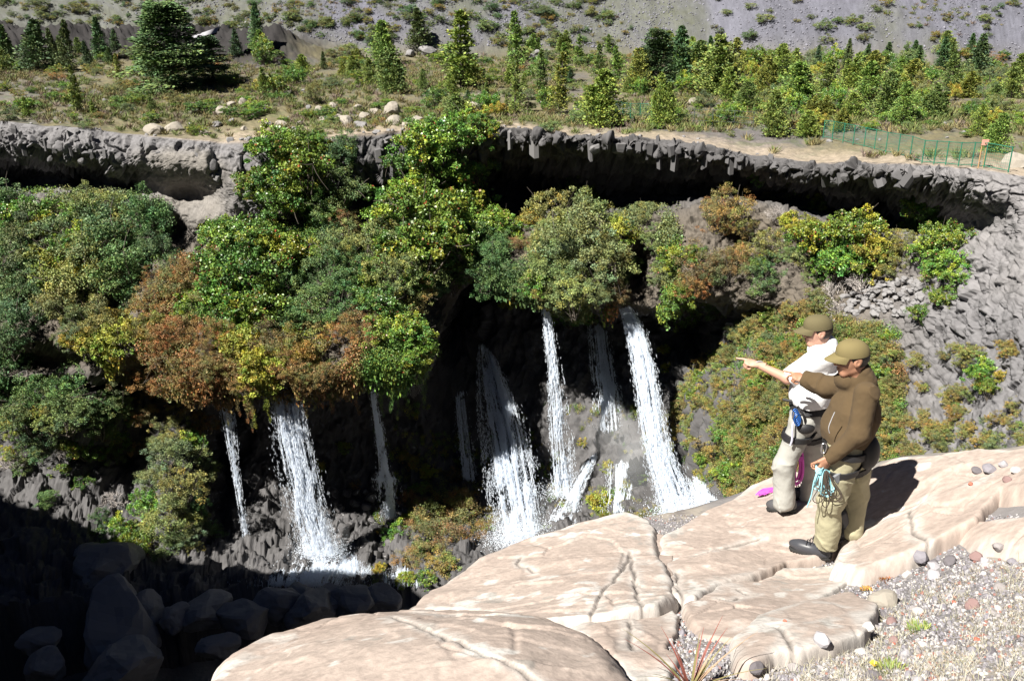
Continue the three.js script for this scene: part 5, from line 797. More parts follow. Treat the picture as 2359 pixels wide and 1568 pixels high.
// ---------- people: distance fields meshed with surface nets ----------
function netMesh(f, lo, hi, h) {
  const nx = Math.ceil((hi.x - lo.x) / h) + 1, ny = Math.ceil((hi.y - lo.y) / h) + 1, nz = Math.ceil((hi.z - lo.z) / h) + 1, F = new Float32Array(nx * ny * nz);
  let k = 0; for (let z = 0; z < nz; z++) for (let y = 0; y < ny; y++) for (let x = 0; x < nx; x++) F[k++] = f(lo.x + x * h, lo.y + y * h, lo.z + z * h);
  const id = new Int32Array(nx * ny * nz).fill(-1), P = [], I = [], sx = 1, sy = nx, sz = nx * ny;
  for (let z = 0; z < nz - 1; z++) for (let y = 0; y < ny - 1; y++) for (let x = 0; x < nx - 1; x++) {
    const b = x + y * sy + z * sz; let m = 0; for (let c = 0; c < 8; c++) if (F[b + (c & 1) + ((c >> 1) & 1) * sy + (c >> 2) * sz] < 0) m |= 1 << c;
    if (m === 0 || m === 255) continue; let X = 0, Y = 0, Z = 0, n = 0;
    for (let c = 0; c < 8; c++) for (let a = 0; a < 3; a++) { const e = c | (1 << a); if (e === c) continue; const v0 = F[b + (c & 1) + ((c >> 1) & 1) * sy + (c >> 2) * sz], v1 = F[b + (e & 1) + ((e >> 1) & 1) * sy + (e >> 2) * sz]; if ((v0 < 0) === (v1 < 0)) continue; const t = v0 / (v0 - v1); X += (c & 1) + (a === 0 ? t : 0); Y += ((c >> 1) & 1) + (a === 1 ? t : 0); Z += (c >> 2) + (a === 2 ? t : 0); n++; }
    id[b] = P.length / 3; P.push(lo.x + (x + X / n) * h, lo.y + (y + Y / n) * h, lo.z + (z + Z / n) * h);
  }
  const quad = (a, b, c, d, flip) => { if (a < 0 || b < 0 || c < 0 || d < 0) return; if (flip) I.push(a, c, b, a, d, c); else I.push(a, b, c, a, c, d); };
  for (let z = 1; z < nz - 1; z++) for (let y = 1; y < ny - 1; y++) for (let x = 1; x < nx - 1; x++) {
    const b = x + y * sy + z * sz, s = F[b] < 0;
    if (s !== F[b + sx] < 0) quad(id[b - sy - sz], id[b - sz], id[b], id[b - sy], !s);
    if (s !== F[b + sy] < 0) quad(id[b - sx - sz], id[b - sx], id[b], id[b - sz], !s);
    if (s !== F[b + sz] < 0) quad(id[b - sx - sy], id[b - sy], id[b], id[b - sx], !s);
  }
  const N = new Float32Array(P.length), e = h * 0.5;
  for (let i = 0; i < P.length; i += 3) { const x = P[i], y = P[i + 1], z = P[i + 2]; let a = f(x + e, y, z) - f(x - e, y, z), b = f(x, y + e, z) - f(x, y - e, z), c = f(x, y, z + e) - f(x, y, z - e); const l = Math.hypot(a, b, c) || 1; N[i] = a / l; N[i + 1] = b / l; N[i + 2] = c / l; }
  const g = new THREE.BufferGeometry(); g.setAttribute('position', new THREE.Float32BufferAttribute(P, 3)); g.setAttribute('normal', new THREE.BufferAttribute(N, 3)); g.setIndex(I); return g;
}
const smin = (a, b, k) => { const h = Math.max(k - Math.abs(a - b), 0) / k; return Math.min(a, b) - h * h * k * 0.25; };
function cone(x, y, z, a, b, r0, r1) { const bx = b.x - a.x, by = b.y - a.y, bz = b.z - a.z, px = x - a.x, py = y - a.y, pz = z - a.z, t = clamp((px * bx + py * by + pz * bz) / (bx * bx + by * by + bz * bz + 1e-9)), dx = px - bx * t, dy = py - by * t, dz = pz - bz * t; return Math.sqrt(dx * dx + dy * dy + dz * dz) - (r0 + (r1 - r0) * t); }
function ell(x, y, z, cx, cy, cz, a, b, c) { const X = (x - cx) / a, Y = (y - cy) / b, Z = (z - cz) / c, k = Math.sqrt(X * X + Y * Y + Z * Z); return (k - 1) * Math.min(a, b, c); }
function chain(parts, k) { return (x, y, z) => { let d = 9; for (const [a, b, r0, r1] of parts) { const q = cone(x, y, z, a, b, r0, r1); d = d > 8 ? q : smin(d, q, k); } return d; }; }
function bounds(parts, m) { const lo = V(9, 9, 9), hi = V(-9, -9, -9).multiplyScalar(9); lo.set(99, 99, 99); hi.set(-99, -99, -99); for (const [a, b, r0, r1] of parts) for (const [p, r] of [[a, r0], [b, r1]]) { lo.min(V(p.x - r - m, p.y - r - m, p.z - r - m)); hi.max(V(p.x + r + m, p.y + r + m, p.z + r + m)); } return [lo, hi]; }
// head in its own axes: x forward, y up, z to the person's right; origin between the ears
function headSDF(x, y, z) {
  const az = Math.abs(z); let d = ell(x, y, z, -0.005, 0.02, 0, 0.1, 0.098, 0.078);
  d = smin(d, ell(x, y, z, 0.034, -0.045, 0, 0.06, 0.072, 0.056), 0.03); d = smin(d, cone(x, y, z, { x: 0.06, y: -0.098, z: -0.015 }, { x: 0.06, y: -0.098, z: 0.015 }, 0.021, 0.021), 0.025);
  d = smin(d, cone(x, y, az, { x: -0.01, y: -0.06, z: 0.045 }, { x: 0.055, y: -0.095, z: 0.02 }, 0.018, 0.018), 0.02);
  d = smin(d, ell(x, y, z, 0.078, 0.028, 0, 0.02, 0.012, 0.048), 0.015);
  d = smin(d, cone(x, y, z, { x: 0.09, y: 0.016, z: 0 }, { x: 0.112, y: -0.026, z: 0 }, 0.008, 0.0125), 0.01); d = smin(d, ell(x, y, az, 0.1, -0.03, 0.012, 0.009, 0.008, 0.008), 0.006);
  const eye = Math.hypot(x - 0.092, y - 0.008, az - 0.031) - 0.014; d = Math.max(d, -eye); d = Math.min(d, Math.hypot(x - 0.078, y - 0.008, az - 0.031) - 0.0125);
  d = smin(d, ell(x, y, az, 0.07, -0.03, 0.04, 0.02, 0.015, 0.015), 0.02);
  d = smin(d, ell(x, y, z, 0.09, -0.06, 0, 0.012, 0.006, 0.022), 0.006); d = smin(d, ell(x, y, z, 0.088, -0.072, 0, 0.012, 0.007, 0.02), 0.006); d = Math.max(d, -(ell(x, y, z, 0.104, -0.066, 0, 0.01, 0.0018, 0.02)));
  let ear = ell(x + 0.25 * (y), y, az, -0.012, 0.0, 0.081, 0.026, 0.034, 0.011); ear = Math.max(ear, -ell(x, y, az, -0.006, 0.004, 0.094, 0.014, 0.02, 0.008)); d = smin(d, ear, 0.008);
  return smin(d, cone(x, y, z, { x: -0.025, y: -0.04, z: 0 }, { x: -0.05, y: -0.2, z: 0 }, 0.056, 0.062), 0.03);
}
function frame(o, fwd, up) { const X = fwd.clone().normalize(), Z = new THREE.Vector3().crossVectors(X, up).normalize(), Y = new THREE.Vector3().crossVectors(Z, X); return new THREE.Matrix4().makeBasis(X, Y, Z).setPosition(o); }
// hand: x along the fingers, y out of the back of the hand, z towards the thumb; curls per finger in radians
function handGeo(mtx, curls, thumbIn = 0.4, mirror = 1) {
  const parts = [], bx = (x, y, z) => ell(x, y, z, 0.045, 0, 0, 0.056, 0.0165, 0.043);
  const L = [[0.044, 0.027, 0.02], [0.048, 0.03, 0.021], [0.044, 0.028, 0.02], [0.034, 0.021, 0.018]], Z = [0.029, 0.01, -0.01, -0.028], X0 = [0.086, 0.09, 0.086, 0.076];
  const fingers = Z.map((z, i) => { let p = V(X0[i] - 0.012, 0.002, z), a = 0, out = [], rr = [0.0098, 0.0088, 0.0078]; L[i].forEach((l, k) => { a += curls[i][k]; const q = p.clone().add(V(Math.cos(a) * l, -Math.sin(a) * l, (z > 0 ? 1 : -1) * 0.0015)); out.push([p, q, rr[k], rr[k] - 0.0008]); p = q; }); return out; });
  let tp = V(0.018, -0.004, 0.03); const th = []; [[0.042, 0.013, 0.8], [0.032, 0.0105, 0.45], [0.026, 0.0095, 0.25]].forEach(([l, r, s]) => { const q = tp.clone().add(V(l * (0.75), -l * thumbIn * (1.2 - s), l * s * (1 - thumbIn * 0.7))); th.push([tp, q, r, r - 0.001]); tp = q; });
  const f = (x, y, z) => { let d = bx(x, y, z); d = smin(d, cone(x, y, z, { x: -0.06, y: 0, z: 0 }, { x: 0.02, y: 0, z: 0 }, 0.026, 0.024), 0.02); for (const c of [...fingers, th]) { let e = 9; for (const [a, b, r0, r1] of c) e = Math.min(e, cone(x, y, z, a, b, r0, r1)); d = smin(d, e, 0.007); } return d; };
  const g = netMesh(f, V(-0.07, -0.1, -0.06), V(0.21, 0.04, 0.12), 0.0032); if (mirror < 0) { g.scale(1, 1, -1); const i = g.index.array; for (let k = 0; k < i.length; k += 3) { const t = i[k]; i[k] = i[k + 1]; i[k + 1] = t; } } g.applyMatrix4(mtx); return g;
}
function capGeo() { // crown shell, brim, button
  const crown = grid(48, 20, (i, j) => { const a = i / 47 * 2 * Math.PI, t = j / 19 * Math.PI / 2, c = Math.cos(t), s = Math.sin(t), seam = 1 - 0.012 * Math.pow(Math.abs(Math.cos(a * 3)), 30) * c; return { p: [Math.cos(a) * 0.114 * Math.pow(c, 0.75) * seam - 0.004 + 0.01 * s, 0.036 + 0.1 * Math.pow(s, 0.9), Math.sin(a) * 0.093 * Math.pow(c, 0.75) * seam] }; }, true);
  const B = []; for (const top of [0.0022, -0.0022]) B.push(grid(24, 12, (i, j) => { const a = (i / 23 - 0.5) * 2.3, t = j / 11, ca = Math.cos(a), r = 0.108 + t * 0.078 * Math.pow(Math.max(0, ca), 0.45), x = r * ca, z = (0.09 + t * 0.0) * Math.sin(a) * (1 - 0.06 * t); return { p: [x + 0.002, 0.04 - 0.012 * t - 0.012 * t * t + top - 3.4 * z * z * t, z] }; }, top > 0));
  const button = new THREE.SphereGeometry(0.008, 10, 6); button.scale(1, 0.6, 1); button.translate(0.006, 0.136, 0);
  return { crown, brim: mergeGeometries(B), button };
}
const hairSDF = (x, y, z) => { const d = ell(x, y, z, -0.012, 0.016, 0, 0.106, 0.1, 0.0835) ; const cutF = x - 0.028 - 0.3 * (y - 0.02), low = -(y + 0.062 + 0.28 * x); return Math.max(d, cutF, low, -(ell(x, y, Math.abs(z), -0.005, -0.012, 0.085, 0.028, 0.036, 0.03))); };
function cloth(f, amp, fr, seed, vy = 0.45) { // soft billows plus a few long drag folds
  return (x, y, z) => { const d = f(x, y, z); if (d > 0.06 || d < -0.06) return d; const w = 0.5 * fbm(x * 4 + seed, y * 4, z * 4, 2), rid = 1 - Math.abs(vnoise(x * fr + w + seed + y * fr * 0.3, y * fr * vy + x * fr * 0.2, z * fr + w)); return d + amp * 0.9 * fbm(x * fr * 0.6 + seed, y * fr * 0.5, z * fr * 0.6, 2) - amp * 0.7 * rid ** 5 * smooth(-0.35, 0.2, fbm(x * 3 + seed, y * 3, z * 3, 2)) + amp * 0.15 * fbm(x * 26, y * 26, z * 26, 2); };
}
function tube(pts, r, seg = 60, side = 6, closed = false) { const g = new THREE.TubeGeometry(new THREE.CatmullRomCurve3(pts, closed), seg, r, side, closed); g.deleteAttribute('uv'); return g; }
function bootGeo(heel, toe, up, hgt = 0.13) {
  const m = frame(heel, toe.clone().sub(heel), up), L = heel.distanceTo(toe);
  const f = (x, y, z) => { let d = cone(x, y, z, { x: 0.045, y: 0.06, z: 0 }, { x: 0.05, y: hgt + 0.06, z: 0 }, 0.05, 0.052); d = smin(d, ell(x, y, z, L * 0.72, 0.045, 0, L * 0.3, 0.045, 0.047), 0.05); d = smin(d, cone(x, y, z, { x: 0.05, y: 0.05, z: 0 }, { x: L * 0.7, y: 0.04, z: 0 }, 0.045, 0.042), 0.03); return Math.max(d, -(y - 0.018)); };
  const sole = (x, y, z) => { const w = 0.038 + 0.014 * smooth(L * 0.3, L * 0.7, x); const X = clamp(x, 0.035, L - 0.05), d = Math.hypot(x - X, z) - w; const tread = 0.003 * (Math.sin(x * 260) > 0 ? 1 : -1); return Math.max(d, y - 0.024, -y + 0.002 - tread * (y < 0.01 ? 1 : 0)); };
  const lo = V(-0.05, -0.005, -0.09), hi = V(L + 0.05, hgt + 0.14, 0.09), u = netMesh(f, lo, hi, 0.006), s = netMesh(sole, lo, V(hi.x, 0.05, hi.z), 0.005); u.applyMatrix4(m); s.applyMatrix4(m);
  const laces = []; for (let i = 0; i < 5; i++) { const t = i / 4, x = lerp(L * 0.62, 0.1, t), y = lerp(0.088, 0.155, t); laces.push(tube([V(x, y - 0.02, -0.04), V(x + 0.006, y + 0.004, 0), V(x, y - 0.02, 0.04)], 0.0035, 10, 5)); } const lg = mergeGeometries(laces); lg.applyMatrix4(m);
  return { upper: u, sole: s, laces: lg };
}
const M_BOOT = mat([0.045, 0.047, 0.055], 0.35), M_SOLE = mat([0.02, 0.02, 0.02], 0.8), M_BLACK = mat([0.012, 0.012, 0.014], 0.6), M_STEEL = mat([0.6, 0.62, 0.66], 0.3, { metalness: 1 }), M_BLUE = mat([0.02, 0.1, 0.35], 0.35, { metalness: 0.6 }), M_PINK = mat([0.62, 0.1, 0.5], 0.7), M_LBLUE = mat([0.3, 0.6, 0.68], 0.7), M_CORD = mat([0.06, 0.045, 0.035], 0.8);
function person(J) {
  const G = new THREE.Group(); G.position.copy(J.root); const T = new THREE.Matrix4().makeTranslation(-J.root.x, -J.root.y, -J.root.z), put = (par, n, g, m) => { g.applyMatrix4(T); return part(par, n, g, m); };
  const hm = frame(J.head, J.face, J.headUp), hs = J.hs || 1; hm.scale(V(hs, hs, hs));
  const head = netMesh(headSDF, V(-0.13, -0.24, -0.11), V(0.14, 0.16, 0.11), 0.0042); head.applyMatrix4(hm);
  const neck = V(-0.05, -0.19, 0).applyMatrix4(hm);
  const sk = [[neck, J.chest, 0.05, 0.06], [J.chest, J.belly, 0.06, 0.095], [J.belly, J.pelvis, 0.1, 0.11]];
  for (const s of ['N', 'F']) { sk.push([J.chest, J['sh' + s], 0.055, 0.045], [J["sh" + s], J['el' + s], 0.05, 0.041], [J['el' + s], J['wr' + s], 0.042, 0.027], [J.pelvis, J['hip' + s], 0.11, 0.085], [J['hip' + s], J['kn' + s], 0.078, 0.052], [J['kn' + s], J['an' + s], 0.054, 0.038]); }
  const [lo, hi] = bounds(sk, 0.03), body = netMesh(chain(sk, 0.025), lo, hi, 0.014);
  put(G, 'body', mergeGeometries([body, head, ...J.hands]), J.skin);
  { const h = netMesh(hairSDF, V(-0.13, -0.11, -0.1), V(0.07, 0.15, 0.1), 0.004); h.applyMatrix4(hm); put(G, 'hair', h, J.hairM); }
  { const c = capGeo(), cg = part(G, 'cap', new THREE.BufferGeometry(), J.capM); for (const g of Object.values(c)) g.applyMatrix4(hm); cg.geometry = c.crown; c.crown.applyMatrix4(T); put(cg, 'brim', c.brim, J.capM); put(cg, 'button', c.button, J.capM); if (J.badge) { const b = new THREE.CylinderGeometry(0.022, 0.022, 0.002, 16); b.rotateZ(-Math.PI / 2 + 0.5); b.translate(0.098, 0.075, 0.0); b.scale(1, 1, 1.2); b.applyMatrix4(hm); put(cg, 'badge', b, mat([0.6, 0.7, 0.72], 0.7)); } }
  return { G, put };
}
const TO = (px, py, d) => pt(px, py, d);
function wideZ(parts, k, cz, q) { return (x, y, z) => { const Z = cz + (z - cz) * q; let d = 9; for (const [a, b, r0, r1] of parts) { const e = cone(x, y, Z, a, b, r0, r1); d = d > 8 ? e : smin(d, e, k); } return d; }; }
function ringAround(c, axis, rx, rz, n = 40, wob = 0) { const pts = []; const m = frame(c, V(1, 0, 0), axis); for (let i = 0; i < n; i++) { const a = i / n * 6.2832; pts.push(V(Math.cos(a) * rx, wob * Math.sin(a * 2), Math.sin(a) * rz).applyMatrix4(m)); } return pts; }
const FLAT = [0.05, 0.08, 0.05], FIST = [1.2, 1.5, 1.0];
const feet = { B: hitNearTop(1905, 1290), BT: hitNearTop(1832, 1268), BF: hitNearTop(1958, 1240), A: hitNearTop(1826, 1182), AT: hitNearTop(1756, 1172), AF: hitNearTop(1868, 1168) };
const grounded = (p) => V(p.x, nearTop(p.x, p.z), p.z);
// --- the man in the brown fleece ---
{
  const d = -feet.B.z, c = (px, py, o = 0) => TO(px, py, d + o), ankN = c(1903, 1250, 0.0), ankF = TO(1962, 1222, -feet.BF.z + 0.02);
  const J = {
    root: feet.B.clone(), head: c(1963, 826, 0.02), face: V(-1, -0.1, 0.02), headUp: V(-0.05, 1, 0.02), chest: c(1975, 905, 0.02), belly: c(1956, 965, 0.0), pelvis: c(1955, 1022, 0.0),
    shN: c(1996, 906, -0.16), elN: c(1978, 1000, -0.22), wrN: c(1911, 1052, -0.16), shF: c(1952, 886, 0.19), elF: c(1906, 893, 0.3), wrF: c(1856, 873, 0.4),
    hipN: c(1945, 1045, -0.09), knN: c(1914, 1155, -0.08), anN: ankN, hipF: c(1966, 1045, 0.1), knF: c(1975, 1138, 0.12), anF: ankF,
    skin: mat([0.34, 0.175, 0.11], 0.55), hairM: mat([0.012, 0.01, 0.01], 0.6), capM: mat([0.155, 0.125, 0.052], 0.9), badge: true,
  };
  const dirN = c(1893, 1082, -0.16).sub(J.wrN), dirF = c(1806, 860, 0.46).sub(J.wrF);
  J.hands = [handGeo(frame(J.wrN.clone().addScaledVector(dirN.clone().normalize(), 0.01), dirN, V(0.4, 0.2, 1)), [[0.5, 0.8, 0.5], [0.6, 0.9, 0.6], [0.7, 0.9, 0.6], [0.8, 0.9, 0.6]], 0.6, 1),
    handGeo(frame(J.wrF, dirF, V(-0.1, 1, 0.35)), [FLAT, [0.5, 0.9, 0.7], FIST, FIST], 0.45, 1)];
  const { G, put } = person(J), { put: p2 } = { put };
  const tor = [[c(1984, 905, 0.02), c(1968, 950, 0.0), 0.112, 0.15], [c(1968, 950, 0.0), c(1950, 992, 0.0), 0.15, 0.158], [c(1950, 992, 0.0), c(1948, 1004, 0.0), 0.158, 0.15]];
  const torF = wideZ(tor, 0.05, J.chest.z, 0.82), slN = chain([[J.shN, J.elN, 0.08, 0.072], [J.elN, J.wrN, 0.074, 0.052]], 0.04), slF = chain([[J.shF, J.elF, 0.09, 0.068], [J.elF, J.wrF, 0.066, 0.05]], 0.04), colr = chain([[c(1990, 876, 0.02), c(1984, 856, 0.02), 0.085, 0.066], [c(1988, 880, 0.02), c(1953, 876, 0.03), 0.082, 0.068]], 0.03);
  const hem = c(1950, 1012, 0), endN = J.wrN.clone().sub(J.elN).normalize(), endF = J.wrF.clone().sub(J.elF).normalize();
  const jk = cloth((x, y, z) => { let t = torF(x, y, z); t = Math.max(t, hem.y - y + 0.02 * Math.sin(x * 20)); let a = slN(x, y, z); a = Math.max(a, (x - J.wrN.x) * endN.x + (y - J.wrN.y) * endN.y + (z - J.wrN.z) * endN.z - 0.012); let b = slF(x, y, z); b = Math.max(b, (x - J.wrF.x) * endF.x + (y - J.wrF.y) * endF.y + (z - J.wrF.z) * endF.z - 0.01); const q = Math.max(colr(x, y, z), -(Math.hypot(x - J.head.x - 0.02, z - J.head.z) - 0.052) > 0 && y > J.head.y - 0.12 ? 0.01 : -1); return smin(smin(smin(t, a, 0.014), b, 0.04), q, 0.03); }, 0.024, 7, 3, 0.6);
  put(G, 'fleece_jacket', netMesh(jk, V(J.wrF.x - 0.1, hem.y - 0.22, J.wrF.z - 0.12), V(J.shN.x + 0.16, J.head.y + 0.02, J.elN.z + 0.14), 0.0095), new THREE.MeshStandardMaterial({ color: lin(0.076, 0.05, 0.0235), roughness: 1 }));
  const tz = [c(1926, 944, -0.17), c(1918, 962, -0.16), c(1912, 980, -0.155), c(1914, 992, -0.15)]; put(G, 'pocket_zip', tube(tz.map((p) => p.clone().add(V(-0.02, 0, 0.035))), 0.0035, 20, 5), mat([0.4, 0.4, 0.42], 0.5));
  const tr = [[J.pelvis, J.hipN, 0.155, 0.115], [J.pelvis, J.hipF, 0.155, 0.115], [J.hipN, J.knN, 0.115, 0.088], [J.knN, J.anN, 0.09, 0.078], [J.hipF, J.knF, 0.112, 0.088], [J.knF, J.anF, 0.088, 0.075]];
  const trF = chain(tr, 0.035), cuffN = J.anN.clone().lerp(J.knN, -0.1), aN = J.anN.clone().sub(J.knN).normalize(), aF = J.anF.clone().sub(J.knF).normalize();
  const trC = cloth((x, y, z) => { let q = trF(x, y, z); const near = (x - J.anN.x) * aN.x + (y - J.anN.y) * aN.y + (z - J.anN.z) * aN.z - 0.0, far = (x - J.anF.x) * aF.x + (y - J.anF.y) * aF.y + (z - J.anF.z) * aF.z; return Math.max(q, z > (J.anN.z + J.anF.z) / 2 ? near : far, y - c(1955, 1004).y); }, 0.026, 8, 8, 1.5);
  const [l1, h1] = bounds(tr, 0.04); put(G, 'trousers', netMesh(trC, l1, h1, 0.0095), new THREE.MeshStandardMaterial({ color: lin(0.32, 0.3, 0.2), roughness: 0.95 }));
  for (const [hp, tp] of [[feet.B, feet.BT], [grounded(feet.BF.clone().add(V(0.03, 0, 0))), grounded(feet.BF.clone().add(V(-0.22, 0, -0.12)))]]) { const toe = hp.clone().addScaledVector(tp.clone().sub(hp).normalize(), 0.29), b = bootGeo(hp.clone().addScaledVector(tp.clone().sub(hp).normalize(), -0.03).add(V(0, 0.004, 0)), toe.add(V(0, 0.004, 0)), V(0, 1, 0)); const bt = put(G, 'boot', b.upper, M_BOOT); put(bt, 'sole', b.sole, M_SOLE); put(bt, 'laces', b.laces, M_BLACK); }
  // harness worn over the trousers
  const WY = c(1953, 1026, 0).y;
  const bands = (x, y, z) => { const t = trF(x, y, z) - 0.012; if (t > 0.03 || t < -0.03) return Math.abs(t) + 0.01; let w = Math.abs(y - WY + 0.1 * (x - J.pelvis.x)) - 0.024; for (const [h, k] of [[J.hipN, J.knN], [J.hipF, J.knF]]) { const m = h.clone().lerp(k, 0.3), a = k.clone().sub(h).normalize(), e = (x - m.x) * a.x + (y - m.y) * a.y + (z - m.z) * a.z, rr = cone(x, y, z, h, k, 0.13, 0.11); if (rr < 0.02) w = Math.min(w, Math.abs(e + 0.25 * (x - m.x)) - 0.026); } return Math.max(Math.abs(t + 0.004) - 0.008, w); };
  const hn = [netMesh(bands, l1, h1, 0.007)];
  const hb = put(G, 'harness', mergeGeometries(hn), M_BLACK);
  { const q = c(2000, 1040, -0.1), bag = netMesh((x, y, z) => Math.max(ell(x, y, z, q.x, q.y, q.z, 0.075, 0.13, 0.09)), V(q.x - 0.1, q.y - 0.16, q.z - 0.12), V(q.x + 0.1, q.y + 0.16, q.z + 0.12), 0.01); put(hb, 'gear_pouch', bag, M_BLACK); }
  { const q = c(1934, 1098, -0.19), b = new THREE.BoxGeometry(0.075, 0.06, 0.02, 1, 1, 1); b.rotateZ(0.5); b.rotateY(0.3); b.translate(q.x, q.y, q.z); put(hb, 'radio_pouch', b, mat([0.16, 0.17, 0.19], 0.6)); }
  add(G, 'person', 'man in brown fleece jacket, khaki cap and beige trousers pointing, ropes in hand', 'person');
  // gear that hangs from him
  { const q = c(2016, 1058, -0.08), H = new THREE.Group(); H.position.copy(q); part(H, 'wheel', new THREE.TorusGeometry(0.03, 0.007, 10, 32), M_STEEL).rotation.y = 0.4; part(H, 'hub', new THREE.CylinderGeometry(0.01, 0.01, 0.016, 12).rotateX(Math.PI / 2), M_STEEL); const sw = part(H, 'swivel', tube(ringAround(V(0, 0.062, 0), V(0, 0.2, 1), 0.016, 0.026), 0.005, 30, 6, true), M_STEEL); part(H, 'strap', tube([V(0, 0.09, 0), V(-0.02, 0.16, 0), V(-0.06, 0.24, 0.01)], 0.008, 16, 6), M_BLACK); add(H, 'pulley', 'steel pulley wheel hanging behind the man in the brown fleece', 'pulley'); }
  { const K = new THREE.Group(), h = J.wrN.clone().add(dirN.clone().normalize().multiplyScalar(0.1)); K.position.copy(h); const r = RNG(61), g = [];
    for (let i = 0; i < 9; i++) { const o = V(gauss(r) * 0.02, gauss(r) * 0.01, gauss(r) * 0.02), w = 0.03 + 0.03 * r(), l = 0.1 + 0.1 * r(), sx = gauss(r) * 0.05 + 0.02; g.push(tube([o, o.clone().add(V(-w * 0.6 + sx * 0.3, -l * 0.45, 0.02)), o.clone().add(V(sx - w * 0.3, -l, 0.03 * gauss(r))), o.clone().add(V(sx + w * 0.7, -l * 0.95, 0.02)), o.clone().add(V(w + sx * 0.5, -l * 0.4, -0.01))], 0.0045, 40, 6, true)); }
    for (let i = 0; i < 4; i++) g.push(tube(ringAround(V(-0.02, 0.02 - i * 0.012, 0), V(0.3, 1, 0.2), 0.022, 0.03), 0.0045, 30, 6, true));
    g.push(tube([V(-0.03, 0, 0), V(-0.05, -0.1, 0.01), V(-0.055, -0.2, 0.01), V(-0.07, -0.3, 0.0)], 0.0042, 30, 6)); part(K, 'rope', mergeGeometries(g), M_LBLUE); add(K, 'blue_rope', 'coil of light blue rope held in the brown fleeced man\'s hand', 'rope');
    const D = new THREE.Group(); D.position.copy(h); const q = []; for (let i = 0; i < 6; i++) { const l = 0.16 + 0.16 * r(), sx = -0.02 + 0.16 * r(), w = 0.02 + 0.02 * r(); q.push(tube([V(0.02, 0, 0.02), V(sx * 0.4 - 0.01, -l * 0.5, 0.035), V(sx - w, -l * 0.9, 0.04), V(sx, -l, 0.04), V(sx + w, -l * 0.88, 0.04), V(sx * 0.5 + 0.03, -l * 0.45, 0.035)], 0.0035, 40, 5, true)); } part(D, 'loops', mergeGeometries(q), M_CORD); add(D, 'cord_loops', 'loops of thin dark cord dangling below the light blue rope', 'rope'); }
  { const K = new THREE.Group(), q = c(1898, 1030, -0.18); K.position.copy(q); part(K, 'frame', tube([V(0, 0.03, 0), V(0.016, 0.02, 0), V(0.012, -0.035, 0), V(0, -0.045, 0), V(-0.012, -0.035, 0), V(-0.014, 0.02, 0)], 0.005, 40, 8, true), M_STEEL); part(K, 'gate', tube([V(-0.014, 0.02, 0), V(-0.012, -0.03, 0)], 0.0065, 6, 8), M_STEEL); add(K, 'carabiner', 'silver carabiner at the brown fleeced man\'s waist', 'carabiner'); }
}
